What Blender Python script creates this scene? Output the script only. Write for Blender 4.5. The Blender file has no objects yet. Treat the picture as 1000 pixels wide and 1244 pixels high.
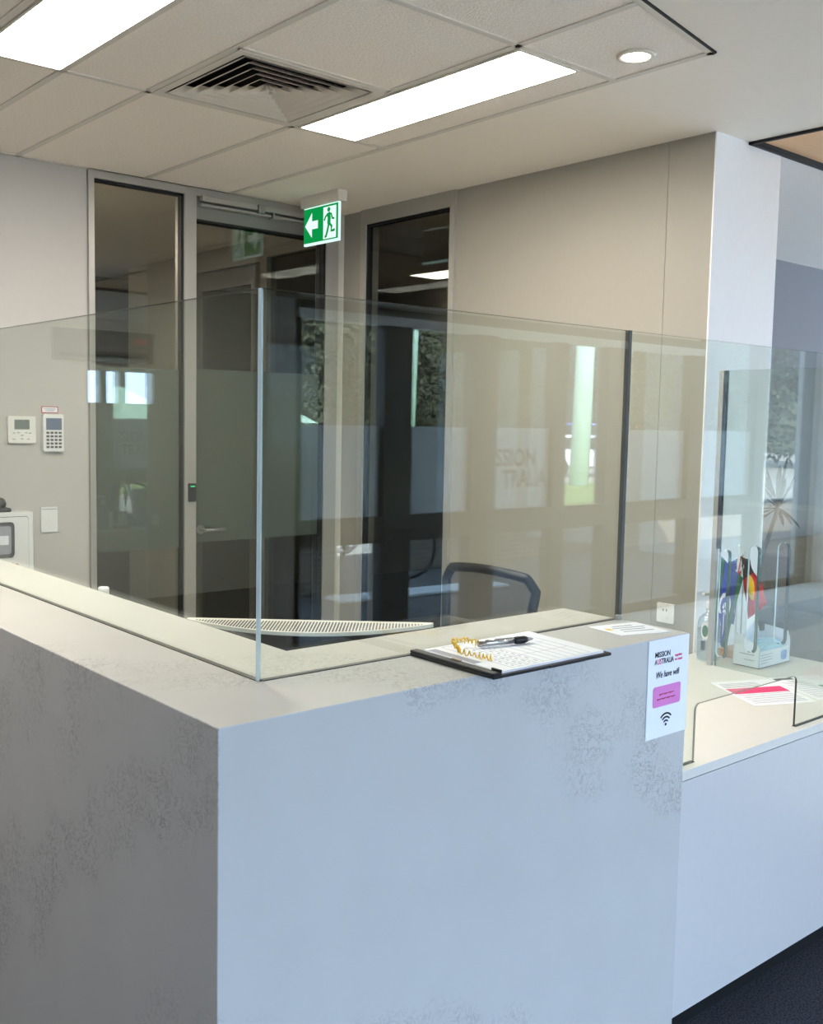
import bpy, bmesh, math, random
from mathutils import Vector, Matrix
random.seed(7)
PI = math.pi
SC = bpy.context.scene
COL = SC.collection
V = Vector

# ------------------------------------------------------------------ colour / materials
def lin(c):
    return tuple((x / 12.92 if x <= .04045 else ((x + .055) / 1.055) ** 2.4) for x in c)

def new_mat(name):
    m = bpy.data.materials.new(name); m.use_nodes = True
    nt = m.node_tree; nt.nodes.clear()
    out = nt.nodes.new('ShaderNodeOutputMaterial')
    return m, nt, out

def mat(name, rgb, rough=.5, metal=0., noise=0., nscale=40., bump=0., bscale=200., spec=.5, trans=0.):
    """plain paint/plastic/fabric with optional colour mottling and bump"""
    m, nt, out = new_mat(name)
    b = nt.nodes.new('ShaderNodeBsdfPrincipled')
    c = lin(rgb) + (1,)
    b.inputs['Base Color'].default_value = c
    b.inputs['Roughness'].default_value = rough
    b.inputs['Metallic'].default_value = metal
    b.inputs['Specular IOR Level'].default_value = spec
    tc = nt.nodes.new('ShaderNodeTexCoord')
    n = nt.nodes.new('ShaderNodeTexNoise'); n.inputs['Scale'].default_value = nscale; n.inputs['Detail'].default_value = 4
    nt.links.new(tc.outputs['Object'], n.inputs['Vector'])
    r = nt.nodes.new('ShaderNodeMixRGB'); r.blend_type = 'MULTIPLY'
    r.inputs['Fac'].default_value = 1
    r.inputs['Color1'].default_value = c
    mr = nt.nodes.new('ShaderNodeMapRange')
    k = max(noise, .012)
    mr.inputs['From Min'].default_value = .3; mr.inputs['From Max'].default_value = .7
    mr.inputs['To Min'].default_value = 1 - k; mr.inputs['To Max'].default_value = 1 + k
    nt.links.new(n.outputs['Fac'], mr.inputs['Value'])
    nt.links.new(mr.outputs['Result'], r.inputs['Color2'])
    nt.links.new(r.outputs['Color'], b.inputs['Base Color'])
    if bump:
        n2 = nt.nodes.new('ShaderNodeTexNoise'); n2.inputs['Scale'].default_value = bscale; n2.inputs['Detail'].default_value = 3
        nt.links.new(tc.outputs['Object'], n2.inputs['Vector'])
        bp = nt.nodes.new('ShaderNodeBump'); bp.inputs['Strength'].default_value = bump; bp.inputs['Distance'].default_value = .004
        nt.links.new(n2.outputs['Fac'], bp.inputs['Height'])
        nt.links.new(bp.outputs['Normal'], b.inputs['Normal'])
    nt.links.new(b.outputs['BSDF'], out.inputs['Surface'])
    return m

def emis(name, rgb, strength):
    m, nt, out = new_mat(name)
    e = nt.nodes.new('ShaderNodeEmission'); e.inputs['Color'].default_value = lin(rgb) + (1,); e.inputs['Strength'].default_value = strength
    nt.links.new(e.outputs['Emission'], out.inputs['Surface'])
    return m

def glass(name, tint, f0=.06, edge=None):
    """thin architectural glass: Fresnel mirror over a tinted see-through pane"""
    m, nt, out = new_mat(name)
    lw = nt.nodes.new('ShaderNodeLayerWeight'); lw.inputs['Blend'].default_value = .5
    p = nt.nodes.new('ShaderNodeMath'); p.operation = 'POWER'; p.inputs[1].default_value = 5
    nt.links.new(lw.outputs['Facing'], p.inputs[0])
    ma = nt.nodes.new('ShaderNodeMath'); ma.operation = 'MULTIPLY_ADD'
    ma.inputs[1].default_value = 1 - f0; ma.inputs[2].default_value = f0
    nt.links.new(p.outputs[0], ma.inputs[0])
    t = nt.nodes.new('ShaderNodeBsdfTransparent'); t.inputs['Color'].default_value = tuple(tint) + (1,)
    g = nt.nodes.new('ShaderNodeBsdfGlossy'); g.inputs['Roughness'].default_value = 0
    g.inputs['Color'].default_value = (.95, 1, .98, 1)
    mx = nt.nodes.new('ShaderNodeMixShader')
    nt.links.new(ma.outputs[0], mx.inputs['Fac']); nt.links.new(t.outputs[0], mx.inputs[1]); nt.links.new(g.outputs[0], mx.inputs[2])
    nt.links.new(mx.outputs[0], out.inputs['Surface'])
    return m

def film_mat(name, rgb, opacity):
    m, nt, out = new_mat(name)
    t = nt.nodes.new('ShaderNodeBsdfTransparent'); t.inputs['Color'].default_value = (1, 1, 1, 1)
    d = nt.nodes.new('ShaderNodeBsdfDiffuse'); d.inputs['Color'].default_value = lin(rgb) + (1,)
    tl = nt.nodes.new('ShaderNodeBsdfTranslucent'); tl.inputs['Color'].default_value = lin(rgb) + (1,)
    a = nt.nodes.new('ShaderNodeMixShader'); a.inputs['Fac'].default_value = .5
    nt.links.new(d.outputs[0], a.inputs[1]); nt.links.new(tl.outputs[0], a.inputs[2])
    mx = nt.nodes.new('ShaderNodeMixShader'); mx.inputs['Fac'].default_value = opacity
    nt.links.new(t.outputs[0], mx.inputs[1]); nt.links.new(a.outputs[0], mx.inputs[2])
    nt.links.new(mx.outputs[0], out.inputs['Surface'])
    return m

def stone_mat():
    m, nt, out = new_mat('veined white stone')
    N = nt.nodes.new; L = nt.links.new
    tc = N('ShaderNodeTexCoord')
    b = N('ShaderNodeBsdfPrincipled'); b.inputs['Roughness'].default_value = .32
    sp = N('ShaderNodeSeparateXYZ'); L(tc.outputs['Object'], sp.inputs[0])
    def mth(op, x, y=None, z=None):
        n = N('ShaderNodeMath'); n.operation = op
        for i, q in enumerate((x, y, z)):
            if q is None: continue
            if isinstance(q, (int, float)): n.inputs[i].default_value = q
            else: L(q, n.inputs[i])
        return n.outputs[0]
    wob = N('ShaderNodeTexNoise'); wob.inputs['Scale'].default_value = 3.2; wob.inputs['Detail'].default_value = 4; L(tc.outputs['Object'], wob.inputs['Vector'])
    F = mth('MULTIPLY_ADD', sp.outputs['X'], .5, sp.outputs['Z']); F = mth('MULTIPLY_ADD', sp.outputs['Y'], .62, F)
    F = mth('MULTIPLY_ADD', wob.outputs['Fac'], .55, F)
    def bandf(c, w_, k):
        r = N('ShaderNodeMapRange'); r.interpolation_type = 'SMOOTHSTEP'
        r.inputs['From Min'].default_value = w_; r.inputs['From Max'].default_value = w_ * .35
        r.inputs['To Min'].default_value = 0; r.inputs['To Max'].default_value = k
        L(mth('ABSOLUTE', mth('SUBTRACT', F, c)), r.inputs['Value']); return r.outputs['Result']
    leftm = mth('LESS_THAN', sp.outputs['X'], .003)
    m2a = mth('MAXIMUM', bandf(1.44 + .275, .13, .62), mth('MULTIPLY', bandf(1.12 + .275, .15, .72), leftm))
    m2b = mth('MAXIMUM', m2a, bandf(.66 + .275, .10, .4))
    patch = N('ShaderNodeTexNoise'); patch.inputs['Scale'].default_value = 7; patch.inputs['Detail'].default_value = 3; L(tc.outputs['Object'], patch.inputs['Vector'])
    pm = N('ShaderNodeMapRange'); pm.inputs['From Min'].default_value = .34; pm.inputs['From Max'].default_value = .56; L(patch.outputs['Fac'], pm.inputs['Value'])
    class _o: pass
    m2 = _o(); m2.outputs = [mth('MULTIPLY', m2b, pm.outputs['Result'])]
    vn = N('ShaderNodeTexNoise'); vn.inputs['Scale'].default_value = 46; vn.inputs['Detail'].default_value = 5; vn.inputs['Distortion'].default_value = 1.6
    L(tc.outputs['Object'], vn.inputs['Vector'])
    s = N('ShaderNodeMath'); s.operation = 'SUBTRACT'; s.inputs[1].default_value = .5; L(vn.outputs['Fac'], s.inputs[0])
    a = N('ShaderNodeMath'); a.operation = 'ABSOLUTE'; L(s.outputs[0], a.inputs[0])
    ln = N('ShaderNodeMapRange'); ln.inputs['From Min'].default_value = .0; ln.inputs['From Max'].default_value = .05
    ln.inputs['To Min'].default_value = 1; ln.inputs['To Max'].default_value = 0; L(a.outputs[0], ln.inputs['Value'])
    v = N('ShaderNodeMath'); v.operation = 'MULTIPLY'; L(ln.outputs['Result'], v.inputs[0]); L(m2.outputs[0], v.inputs[1])
    v2 = N('ShaderNodeMath'); v2.operation = 'MULTIPLY'; v2.inputs[1].default_value = .75; L(v.outputs[0], v2.inputs[0])
    cl = N('ShaderNodeTexNoise'); cl.inputs['Scale'].default_value = 6; cl.inputs['Detail'].default_value = 5; L(tc.outputs['Object'], cl.inputs['Vector'])
    cr = N('ShaderNodeMixRGB'); cr.inputs['Color1'].default_value = lin((.735, .72, .70)) + (1,); cr.inputs['Color2'].default_value = lin((.775, .765, .745)) + (1,)
    L(cl.outputs['Fac'], cr.inputs['Fac'])
    mx = N('ShaderNodeMixRGB'); mx.inputs['Color2'].default_value = lin((.38, .36, .35)) + (1,)
    L(v2.outputs[0], mx.inputs['Fac']); L(cr.outputs['Color'], mx.inputs['Color1'])
    L(mx.outputs['Color'], b.inputs['Base Color']); L(b.outputs['BSDF'], out.inputs['Surface'])
    return m

def brick_mat(name, c1, c2, mortar, scale):
    m, nt, out = new_mat(name)
    b = nt.nodes.new('ShaderNodeBsdfPrincipled'); b.inputs['Roughness'].default_value = .85
    tc = nt.nodes.new('ShaderNodeTexCoord')
    sp = nt.nodes.new('ShaderNodeSeparateXYZ'); cb = nt.nodes.new('ShaderNodeCombineXYZ')
    ad = nt.nodes.new('ShaderNodeMath'); ad.operation = 'ADD'
    nt.links.new(tc.outputs['Object'], sp.inputs[0]); nt.links.new(sp.outputs['X'], ad.inputs[0]); nt.links.new(sp.outputs['Y'], ad.inputs[1])
    nt.links.new(ad.outputs[0], cb.inputs['X']); nt.links.new(sp.outputs['Z'], cb.inputs['Y'])
    bk = nt.nodes.new('ShaderNodeTexBrick'); bk.inputs['Scale'].default_value = scale
    bk.inputs['Color1'].default_value = lin(c1) + (1,); bk.inputs['Color2'].default_value = lin(c2) + (1,); bk.inputs['Mortar'].default_value = lin(mortar) + (1,)
    nt.links.new(cb.outputs[0], bk.inputs['Vector']); nt.links.new(bk.outputs['Color'], b.inputs['Base Color'])
    nt.links.new(b.outputs['BSDF'], out.inputs['Surface'])
    return m

def wood_mat(name, c1, c2):
    m, nt, out = new_mat(name)
    b = nt.nodes.new('ShaderNodeBsdfPrincipled'); b.inputs['Roughness'].default_value = .45
    tc = nt.nodes.new('ShaderNodeTexCoord'); mp = nt.nodes.new('ShaderNodeMapping'); mp.inputs['Scale'].default_value = (3, 40, 40)
    n = nt.nodes.new('ShaderNodeTexNoise'); n.inputs['Scale'].default_value = 1.5; n.inputs['Detail'].default_value = 6
    r = nt.nodes.new('ShaderNodeMixRGB'); r.inputs['Color1'].default_value = lin(c1) + (1,); r.inputs['Color2'].default_value = lin(c2) + (1,)
    nt.links.new(tc.outputs['Object'], mp.inputs['Vector']); nt.links.new(mp.outputs['Vector'], n.inputs['Vector'])
    nt.links.new(n.outputs['Fac'], r.inputs['Fac']); nt.links.new(r.outputs['Color'], b.inputs['Base Color'])
    nt.links.new(b.outputs['BSDF'], out.inputs['Surface'])
    return m

def mesh_fabric(name, rgb):
    """woven mesh of a chair back: threads with real see-through holes"""
    m, nt, out = new_mat(name)
    N = nt.nodes.new; L = nt.links.new
    d = N('ShaderNodeBsdfPrincipled'); d.inputs['Base Color'].default_value = lin(rgb) + (1,); d.inputs['Roughness'].default_value = .8
    t = N('ShaderNodeBsdfTransparent')
    tc = N('ShaderNodeTexCoord'); w = N('ShaderNodeTexChecker'); w.inputs['Scale'].default_value = 500
    L(tc.outputs['Object'], w.inputs['Vector'])
    mr = N('ShaderNodeMapRange'); mr.inputs['To Min'].default_value = .5; mr.inputs['To Max'].default_value = .8; L(w.outputs['Fac'], mr.inputs['Value'])
    mx = N('ShaderNodeMixShader'); L(mr.outputs['Result'], mx.inputs['Fac']); L(t.outputs[0], mx.inputs[1]); L(d.outputs[0], mx.inputs[2])
    L(mx.outputs[0], out.inputs['Surface'])
    return m

M = dict(
    stone=stone_mat(),
    wall=mat('cream wall paint', (.735, .715, .685), .7, bump=.05, bscale=300),
    panel=mat('cream wall panel', (.61, .59, .545), .55),
    backpaint=mat('pale grey wall paint', (.52, .51, .53), .6),
    pillar=mat('daylit white wall paint', (.97, .96, .955), .5),  # paler than the panel paint, daylight on the pillar put into it
    tile=mat('mineral fibre ceiling tile', (.98, .94, .89), .9, noise=.09, nscale=150, bump=.65, bscale=160),
    grid=mat('ceiling grid paint', (.87, .84, .79), .5),
    plaster=mat('ceiling plaster paint', (.97, .935, .88), .75),
    alu=mat('satin aluminium frame', (.66, .645, .61), .4, .35),
    aludark=mat('grey door header metal', (.52, .515, .49), .4, .3),
    gasket=mat('black rubber gasket', (.03, .03, .03), .6),
    carpet=mat('charcoal carpet', (.23, .235, .26), .95, noise=.75, nscale=170, bump=1., bscale=300, spec=.1),
    black=mat('matt black plastic', (.05, .05, .055), .45),
    bouncefloor=mat('pale staff side vinyl', (.84, .82, .78), .5),
    edgegreen=mat('green glass edge', (.22, .32, .28), .2),
    lightprint=mat('pale grey print', (.76, .76, .79), .7),
    plinth=mat('black kickboard', (.03, .03, .035), .6),
    white=mat('white plastic', (.90, .895, .88), .35),
    laminate=mat('white laminate', (.85, .835, .795), .3),
    front=mat('white joinery panel', (.80, .785, .77), .3),
    paper=mat('white paper', (.93, .93, .94), .7),
    pinkpaper=mat('magenta print', (.86, .20, .42), .6),
    pink=mat('pink print', (.87, .50, .76), .6),
    greyprint=mat('grey print', (.62, .62, .65), .7),
    darkprint=mat('black print', (.05, .05, .06), .7),
    greenprint=mat('green print', (.25, .52, .36), .7),
    redprint=mat('red print', (.70, .12, .18), .6),
    bluep=mat('blue print', (.25, .52, .80), .6),
    yellow=mat('yellow cord', (.93, .75, .20), .45),
    chrome=mat('polished metal', (.80, .80, .80), .15, 1.),
    steel=mat('brushed steel', (.62, .62, .60), .3, .9),
    lcd=mat('grey lcd', (.42, .45, .43), .2),
    lcdblue=mat('blue grey lcd', (.38, .42, .52), .2),
    key=mat('dark grey key', (.26, .26, .27), .5),
    ivory=mat('ivory plastic', (.90, .885, .845), .4),
    vent=mat('white vent metal', (.86, .83, .78), .45),
    duct=mat('dark duct lining', (.06, .06, .06), .9),
    timber=wood_mat('timber soffit', (.96, .74, .52), (.99, .84, .66)),
    standwood=wood_mat('timber flag block', (.62, .42, .22), (.72, .52, .30)),
    light=emis('warm light diffuser', (1, .97, .93), 36),
    lamp=emis('warm downlight lens', (1, .95, .88), 20),
    dimlamp=emis('corridor downlight', (1, .95, .88), 4),
    signgreen=emis('lit green sign face', (.05, .60, .29), .8),
    signwhite=emis('lit white sign symbol', (.86, 1, .95), 1.0),
    signedge=emis('lit acrylic edge', (.84, .98, .95), 1.0),
    led=emis('green led', (.2, 1, .6), 1.5),
    glass=glass('clear toughened glass', (.92, .942, .915)),
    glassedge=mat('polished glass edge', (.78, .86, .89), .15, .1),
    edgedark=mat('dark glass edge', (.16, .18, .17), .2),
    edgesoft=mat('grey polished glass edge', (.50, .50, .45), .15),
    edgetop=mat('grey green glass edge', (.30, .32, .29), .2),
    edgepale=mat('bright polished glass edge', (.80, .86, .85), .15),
    silicone=mat('grey silicone joint', (.27, .27, .25), .4),
    winglass=glass('window glass', (.80, .80, .77), .05),
    streetglass=glass('street window glass', (.97, .98, .98), .03),
    film=film_mat('frosted film', (.59, .64, .61), .80),
    streetfilm=film_mat('pale frosted film', (.84, .85, .85), .97),
    ghost=mat('dark sign board', (.36, .33, .31), .6),
    mesh=mesh_fabric('black chair mesh', (.10, .10, .11)),
    sofa=mat('brown woven fabric', (.46, .39, .31), .95, noise=.25, nscale=70, bump=.6, bscale=250),
    sofagrey=mat('grey woven fabric', (.25, .255, .27), .95, noise=.2, nscale=70, bump=.6, bscale=250),
    leaf=mat('dark green leaf', (.10, .15, .11), .7, noise=.2, nscale=10, spec=.15),
    trunk=mat('plant trunk', (.32, .29, .26), .9),
    pot=mat('charcoal plant pot', (.20, .20, .21), .6),
    gel=glass('clear bottle plastic', (.84, .89, .91), .10),
    gelbody=film_mat('clear sanitiser gel', (.86, .90, .92), .30),
    fgreen=mat('green flag cloth', (.05, .36, .22), .8),
    fblack=mat('black flag cloth', (.07, .07, .08), .8),
    fblue=mat('blue flag cloth', (.10, .20, .60), .8),
    fwhite=mat('white flag cloth', (.90, .90, .92), .8),
    fred=mat('red flag cloth', (.82, .13, .17), .8),
    fyellow=mat('yellow flag cloth', (.92, .76, .12), .8),
    maskblue=mat('pale blue mask fabric', (.62, .82, .92), .8),
    maskbox=mat('printed mask carton', (.86, .90, .95), .5),
    desk=mat('dark desk laminate', (.20, .20, .21), .5),
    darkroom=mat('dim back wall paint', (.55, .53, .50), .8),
    brownwall=mat('tan corridor wall', (.78, .76, .70), .8),
    concrete=mat('grey paving', (.66, .64, .60), .9, noise=.15, nscale=3),
    asphalt=mat('dark asphalt', (.25, .25, .26), .9, noise=.2, nscale=20),
    grass=mat('mown grass', (.47, .55, .24), 1, noise=.5, nscale=3),
    foliage=mat('bush green leaves', (.28, .30, .23), .9, noise=.4, nscale=1.2),
    bark=mat('grey bark', (.42, .38, .34), .9),
    pole=mat('weathered power pole', (.76, .89, .83), .8, noise=.10, nscale=6),
    carblue=mat('blue car paint', (.12, .32, .72), .3),
    carwhite=mat('white car paint', (.93, .93, .94), .3),
    caryellow=mat('yellow van paint', (.93, .72, .30), .4),
    carglass=mat('dark car window', (.10, .12, .14), .1),
    tyre=mat('tyre rubber', (.05, .05, .05), .8),
    brick=brick_mat('grey brown brick', (.50, .44, .38), (.40, .36, .33), (.62, .60, .56), 4.5),
    render=mat('outside render', (.62, .60, .57), .9),
    stall=mat('dark street frame', (.30, .29, .27), .5, .3),
    rail=mat('pale head rail', (.86, .88, .88), .4),
)

# ------------------------------------------------------------------ mesh builder
class MB:
    def __init__(self):
        self.bm = bmesh.new(); self.mi = 0; self.smooth = False
    def _tag(self, faces, mi):
        for f in faces:
            f.material_index = self.mi if mi is None else mi; f.smooth = self.smooth
    def box(self, x0, y0, z0, x1, y1, z1, bev=0., mi=None, seg=2, mat4=None):
        bm = bmesh.new()
        vs = [bm.verts.new((x, y, z)) for x in (x0, x1) for y in (y0, y1) for z in (z0, z1)]
        for q in ((0, 1, 3, 2), (4, 6, 7, 5), (0, 4, 5, 1), (2, 3, 7, 6), (0, 2, 6, 4), (1, 5, 7, 3)):
            bm.faces.new([vs[i] for i in q])
        if bev:
            bmesh.ops.bevel(bm, geom=bm.edges[:], offset=bev, segments=seg, affect='EDGES', profile=.5)
        return self._merge(bm, mi, mat4)
    def _merge(self, bm, mi, mat4=None, smooth=None):
        bmesh.ops.recalc_face_normals(bm, faces=bm.faces[:])
        mp = {}
        for v in bm.verts:
            mp[v] = self.bm.verts.new(mat4 @ v.co if mat4 else v.co)
        for f in bm.faces:
            try: g = self.bm.faces.new([mp[v] for v in f.verts])
            except ValueError: continue
            g.material_index = self.mi if mi is None else mi
            g.smooth = self.smooth if smooth is None else smooth
        bm.free(); return self
    def prism(self, pts, axis, a0, a1, mi=None, bev=0., mat4=None):
        """polygon given in the two other axes, extruded along axis"""
        bm = bmesh.new()
        def P(p, a):
            return {'x': (a, p[0], p[1]), 'y': (p[0], a, p[1]), 'z': (p[0], p[1], a)}[axis]
        lo = [bm.verts.new(P(p, a0)) for p in pts]; hi = [bm.verts.new(P(p, a1)) for p in pts]
        bm.faces.new(lo); bm.faces.new(hi[::-1]); n = len(pts)
        for i in range(n): bm.faces.new((lo[i], lo[(i + 1) % n], hi[(i + 1) % n], hi[i]))
        if bev: bmesh.ops.bevel(bm, geom=bm.edges[:], offset=bev, segments=2, affect='EDGES', profile=.5)
        return self._merge(bm, mi, mat4)
    def cyl(self, c, r, h, axis='z', n=24, r2=None, mi=None, smooth=True, mat4=None):
        r2 = r if r2 is None else r2; bm = bmesh.new(); A = []; B = []
        for i in range(n):
            a = 2 * PI * i / n; u, w = math.cos(a), math.sin(a)
            for L, rr, k in ((A, r, 0), (B, r2, h)):
                p = {'z': (u * rr, w * rr, k), 'x': (k, u * rr, w * rr), 'y': (w * rr, k, u * rr)}[axis]
                L.append(bm.verts.new(V(c) + V(p)))
        bm.faces.new(A); bm.faces.new(B[::-1])
        for i in range(n): bm.faces.new((A[i], A[(i + 1) % n], B[(i + 1) % n], B[i]))
        self._merge(bm, mi, mat4, smooth=False if n < 9 else False)
        if smooth:
            for f in list(self.bm.faces)[-n:]: f.smooth = True
        return self
    def tube(self, pts, r, n=8, mi=None, closed=False, radii=None):
        pts = [V(p) for p in pts]; bm = bmesh.new(); rings = []
        m = len(pts); up = None
        for i, p in enumerate(pts):
            a = pts[i - 1] if (i > 0 or closed) else p
            b = pts[(i + 1) % m] if (i < m - 1 or closed) else p
            t = (b - a).normalized()
            if up is None:
                up = V((0, 0, 1)) if abs(t.z) < .9 else V((1, 0, 0))
            s = t.cross(up).normalized(); up = s.cross(t).normalized()
            rr = radii[i] if radii else r
            rings.append([bm.verts.new(p + (s * math.cos(2 * PI * k / n) + up * math.sin(2 * PI * k / n)) * rr) for k in range(n)])
        for i in range(m if closed else m - 1):
            A, B = rings[i], rings[(i + 1) % m]
            for k in range(n): bm.faces.new((A[k], A[(k + 1) % n], B[(k + 1) % n], B[k]))
        if not closed: bm.faces.new(rings[0]); bm.faces.new(rings[-1][::-1])
        return self._merge(bm, mi, None, smooth=True)
    def lathe(self, prof, c=(0, 0, 0), n=32, mi=None):
        bm = bmesh.new(); c = V(c); R = []
        for r, z in prof:
            R.append([bm.verts.new(c + V((math.cos(2 * PI * k / n) * max(r, 1e-5), math.sin(2 * PI * k / n) * max(r, 1e-5), z))) for k in range(n)])
        for A, B in zip(R, R[1:]):
            for k in range(n): bm.faces.new((A[k], A[(k + 1) % n], B[(k + 1) % n], B[k]))
        bm.faces.new(R[0]); bm.faces.new(R[-1][::-1])
        return self._merge(bm, mi, None, smooth=True)
    def poly(self, pts, mi=None):
        f = self.bm.faces.new([self.bm.verts.new(V(p)) for p in pts]); f.material_index = self.mi if mi is None else mi
        return self
    def build(self, name, mats, parent=None, local=False, rot=None):
        if not isinstance(mats, (list, tuple)): mats = [mats]
        if parent is not None and not local:
            bmesh.ops.translate(self.bm, verts=self.bm.verts[:], vec=-org(parent))
        me = bpy.data.meshes.new(name)
        self.bm.to_mesh(me); self.bm.free()
        for m in mats: me.materials.append(M[m] if isinstance(m, str) else m)
        o = bpy.data.objects.new(name, me); COL.objects.link(o)
        if parent is not None: o.parent = parent
        return o

def org(o):
    v = V((0, 0, 0))
    while o is not None: v += o.location; o = o.parent
    return v

def tag(o, label=None, cat=None, group=None, kind=None):
    if label: o['label'] = label
    if cat: o['category'] = cat
    if group: o['group'] = group
    if kind: o['kind'] = kind
    return o

def thing(name, loc, label, cat, group=None, rz=0.):
    o = bpy.data.objects.new(name, None); COL.objects.link(o); o.empty_display_size = .1
    o.location = loc; o.rotation_euler = (0, 0, rz)
    return tag(o, label, cat, group)

def struct(o):
    o['kind'] = 'structure'; return o

def dup(root, loc, label=None, rz=None, group=None):
    r = root.copy(); COL.objects.link(r); r.location = loc
    if rz is not None: r.rotation_euler = (0, 0, rz)
    if label: r['label'] = label
    if group: r['group'] = group
    for ch in list(root.children):
        c = ch.copy(); COL.objects.link(c); c.parent = r
        for g in list(ch.children):
            d = g.copy(); COL.objects.link(d); d.parent = c
    return r

def text(name, s, size, m, parent, origin, xdir, ydir, sx=1., bold=0., shear=0., align='LEFT', spacing=1., local=False, fit=None):
    """lettering as a mesh, standing on the plane xdir/ydir at origin"""
    cu = bpy.data.curves.new(name, 'FONT'); cu.body = s; cu.size = size; cu.offset = bold; cu.shear = shear
    cu.extrude = .0003; cu.align_x = align; cu.space_character = spacing; cu.resolution_u = 3
    ob = bpy.data.objects.new(name + '_tmp', cu); COL.objects.link(ob)
    dg = bpy.context.evaluated_depsgraph_get()
    me = bpy.data.meshes.new_from_object(ob.evaluated_get(dg))
    bpy.data.objects.remove(ob); bpy.data.curves.remove(cu)
    if fit:
        xs = [v.co.x for v in me.vertices]; sx = fit / (max(xs) - min(xs))
    x = V(xdir).normalized(); y = V(ydir).normalized(); z = x.cross(y)
    o0 = V(origin) - (V((0, 0, 0)) if (local or parent is None) else org(parent))
    for v in me.vertices: v.co = o0 + x * (v.co.x * sx) + y * v.co.y + z * v.co.z
    me.name = name; me.materials.clear(); me.materials.append(M[m])
    for p in me.polygons: p.material_index = 0
    o = bpy.data.objects.new(name, me); COL.objects.link(o)
    if parent is not None: o.parent = parent
    return o

def rrect(x0, y0, x1, y1, r, n=6):
    P = []
    for cx, cy, a0 in ((x1 - r, y1 - r, 0), (x0 + r, y1 - r, PI / 2), (x0 + r, y0 + r, PI), (x1 - r, y0 + r, 1.5 * PI)):
        for i in range(n + 1):
            a = a0 + PI / 2 * i / n; P.append((cx + r * math.cos(a), cy + r * math.sin(a)))
    return P

H = 2.74          # ceiling
YD = 3.44         # door wall face
XT = 2.805        # panelled wall face
YS = -3.76        # street glazing
ZC = 1.149        # high counter top
ZL = .737         # low counter top

# ================================================================== SHELL
f = MB(); f.box(-4.5, -3.9, -.06, 9.6, 7.2, 0)
struct(f.build('floor', 'carpet'))

f = MB(); f.box(.365, .365, 0, 2.79, 3.427, .003); f.box(3.3, -3.68, 0, 9.48, .6, .003); struct(f.build('floor', 'bouncefloor'))  # pale floor areas added to bounce light up to ceiling and pillar
# ---- tiled ceiling: one mesh of tiles with an opening for the air diffuser
XL = [-.86, -.25, .37, .67, .98, 1.59, 2.055]
def ye(x): return .591 + (x - 2.057) * .186      # slanted front edge of the tiled area
c = MB()
for i in range(len(XL) - 1):
    x0, x1 = XL[i], XL[i + 1]; g = .001
    rows = [(None, .965), (.965, 2.175), (2.175, YD)]
    if abs(x0 - .98) < .01: rows = [(None, .965), (.965, 1.575), (2.175, YD)]
    for a, b in rows:
        p0, p1 = (ye(x0), ye(x1)) if a is None else (a, a)
        c.prism([(x0 + g, p0 + g), (x1 - g, p1 + g), (x1 - g, b - g), (x0 + g, b - g)], 'z', H, H + .03)
ceil = struct(c.build('ceiling', 'tile'))
g = MB(); w = .012
for x in XL[1:-1]: g.box(x - w, ye(x), H - .004, x + w, YD, H + .001)
for y in (.965, 2.175): g.box(-.86, y - w, H - .004, 2.055, y + w, H + .001)
g.box(.98, 1.575 - w, H - .004, 1.59, 1.575 + w, H + .001)
g.box(2.043, .591, H - .0045, 2.067, YD, H + .001)
g.box(1.888, .977, H - .0038, 1.904, 2.163, H + .001)
g.prism([(-.86, ye(-.86)), (2.067, ye(2.067)), (2.067, ye(2.067) + .022), (-.86, ye(-.86) + .022)], 'z', H - .0045, H + .001)
g.box(-.86, YD - .02, H - .004, 2.055, YD, H + .001)
g.build('suspension_grid', 'grid', ceil)
# shadow gap along the slanted edge
g = MB(); g.prism([(-.86, ye(-.86) - .007), (2.067, ye(2.067) - .007), (2.067, ye(2.067)), (-.86, ye(-.86))], 'z', H - .0045, H + .001)
g.build('shadow_gap', 'gasket', ceil)
# ---- plasterboard ceiling around it
c = MB()
c.prism([(-4.5, -3.9), (3.03, -3.9), (3.03, ye(2.057) - .008), (2.068, ye(2.057) - .008), (-.86, ye(-.86) - .008), (-4.5, ye(-.86) - .008)], 'z', H - .001, H + .06)
c.box(-4.5, ye(-.86) - .008, H - .001, -.861, 7.2, H + .06)
c.box(2.068, ye(2.057) - .008, H - .001, 3.03, 7.2, H + .06)
c.box(-.861, YD, H - .001, 2.068, 7.2, H + .06)
c.box(3.03, 1.06, H - .001, 9.6, 7.2, H + .06)
c.box(3.03, -3.9, H - .001, 9.6, -.9, H + .06)
c.box(-.9, -.5, H + .0605, 3.1, YD + .1, H + .1)     # slab over the tiles, clear of the diffuser neck below
struct(c.build('ceiling', 'plaster'))
t = MB(); t.box(3.045, -.89, H + .012, 9.6, 1.045, H + .06)
tp = struct(t.build('trim_1', 'timber'))
t = MB(); t.box(3.03, -.9, H - .012, 9.6, -.885, H + .06); t.box(3.03, 1.045, H - .012, 9.6, 1.062, H + .06); t.box(3.03, -.9, H - .012, 3.045, 1.062, H + .06)
struct(t.build('trim_2', 'plinth'))

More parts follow.
